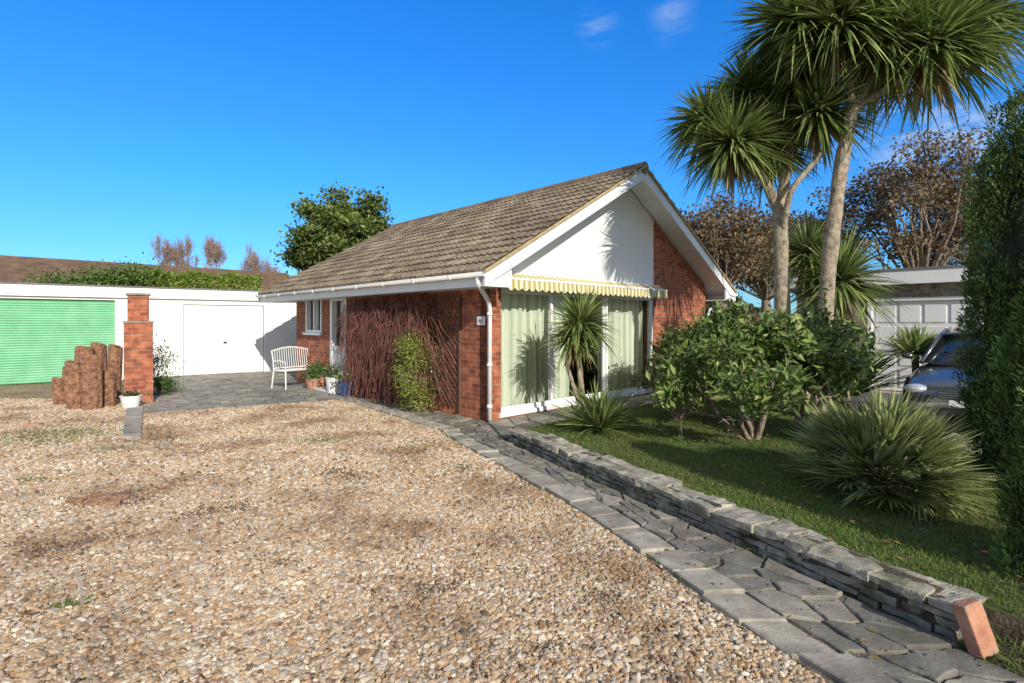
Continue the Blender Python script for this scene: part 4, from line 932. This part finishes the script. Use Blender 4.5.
hedge('garden_hedge',(-13.6,19.6),(-10.2,21.6),2.2,.5,1.25,16000,.12,[(0.19,0.27,0.03),(0.27,0.33,0.06),(0.12,0.19,0.025)])
e=empty('ivy_bush')
C=np.concatenate([rng.normal(size=(1500,3))*[.42,.4,.24]+np.array([x,18.4+i*.25,z]) for i,(x,z) in enumerate([(-15.6,2.7),(-15.0,2.8),(-14.5,2.95),(-14.0,3.0),(-13.6,3.2)])]); leaf_cloud('foliage',C,.13,[(0.11,0.18,0.03),(0.18,0.25,0.06),(0.05,0.10,0.02)],e)
n=26000; a=rng.uniform(-1.2,1.2,n); R=rng.uniform(58,62,n); C=np.column_stack([R*np.sin(a),R*np.cos(a),rng.random(n)*(3.0+1.1*np.sin(a*23)+.6*np.sin(a*51))]); leaf_cloud('distant_tree_line',C,.9,[(0.07,0.09,0.04),(0.15,0.11,0.06),(0.06,0.08,0.03)])
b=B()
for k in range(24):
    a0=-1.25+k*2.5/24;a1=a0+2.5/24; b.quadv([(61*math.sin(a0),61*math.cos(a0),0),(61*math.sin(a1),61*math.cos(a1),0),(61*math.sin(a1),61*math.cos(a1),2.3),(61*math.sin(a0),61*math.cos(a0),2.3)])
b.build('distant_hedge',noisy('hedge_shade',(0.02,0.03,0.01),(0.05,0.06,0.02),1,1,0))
fx=empty('boundary_fence'); b=B(); p0=Vector((5.6,13.4)); p1=Vector((9.5,12.6))
for k in range(40):
    q=p0.lerp(p1,k/40); q2=p0.lerp(p1,(k+.93)/40); b.quadv([(q.x,q.y,0),(q2.x,q2.y,0),(q2.x,q2.y,1.8),(q.x,q.y,1.8)])
b.build('boards',M_wood,fx)
P=pebbles(420,2.3,9); leaf_cloud('fallen_leaves',np.column_stack([P,np.full(len(P),.022)]),.045,[(0.20,0.10,0.04),(0.12,0.06,0.03),(0.3,0.18,0.08)],flat=True,mat=M_litter)
P=pebbles(60000,2.2,8); pv=patchval(P); P=P[rng.random(len(P))<pv*.16]; leaf_cloud('gravel_debris',np.column_stack([P,np.full(len(P),.018)]),.028,[(0.16,0.09,0.05),(0.09,0.055,0.03),(0.24,0.15,0.08)],flat=True,mat=M_litter)
P=np.stack([rng.uniform(0,6.5,1500),rng.uniform(1.6,11,1500)],1); P=P[inside(P,lawnp)]; leaf_cloud('fallen_leaves',np.column_stack([P,np.full(len(P),.19)]),.05,[(0.28,0.15,0.06),(0.16,0.09,0.04)],flat=True,mat=M_litter)
aa=rng.uniform(0,T,320); tt=rng.random(320); C=np.array([[*f(x,y),.045] for x,y in zip(aa,tt)]); leaf_cloud('fallen_leaves',C,.035,[(0.28,0.15,0.06),(0.12,0.08,0.04),(0.12,0.14,0.04)],flat=True,mat=M_litter)
e=empty('gravel_weeds'); cs=[]
for (x,y,s,k) in[(315,442,.20,600),(70,434,.45,2600),(40,442,.4,1800),(30,482,.1,180),(425,445,.2,160),(470,470,.12,100),(75,607,.05,90),(240,470,.12,90),(120,450,.2,300)]:
    X,Y=gp(x,y); cs.append(np.column_stack([rng.normal(X,s,k),rng.normal(Y,s*.5,k),np.full(k,.01)]))
aa=rng.uniform(0,T,900); tj=rng.choice([0,.985],900)+rng.normal(0,.01,900); cs.append(np.array([[*f(x,y),.02] for x,y in zip(aa,tj)])[(np.sin(aa*3.1)+np.sin(aa*7.3))>.2])
C=np.concatenate(cs); n=len(C); blades('blades',C,np.column_stack([rng.normal(0,.7,(n,2)),np.ones(n)]),rng.uniform(.02,.065,n),.009,.3,[(0.10,0.17,0.03),(0.18,0.23,0.07)],e,seg=2,mat=M_grass)
X,Y=gp(102,502); e=empty('sunken_brick_cluster',(X,Y,.0)); b=B()
for (x,y,l,w_,r) in[(-.19,-.04,.13,.09,.1),(-.05,.04,.15,.10,.4),(.12,.03,.15,.10,-.3),(.0,-.10,.14,.08,-.1),(.17,-.09,.11,.08,.6),(-.14,.10,.10,.07,-.5)]:
    b.box(x-l/2,x+l/2,y-w_/2,y+w_/2,0,.035+random.uniform(0,.02),0,.014,rot=Matrix.Rotation(r,3,'Z'))
o=b.build('bricks',noisy('old_brick',(0.22,0.11,0.065),(0.40,0.24,0.14),14,.95,.8,60),e,bevel=.010); roughen(o,.02,2)
X,Y=gp(33,427); b=B(); b.box(-.12,.12,-.05,.05,0,.06,0,.01); o=b.build('loose_brick',M_terra,bevel=.01); o.location=(X,Y,0)
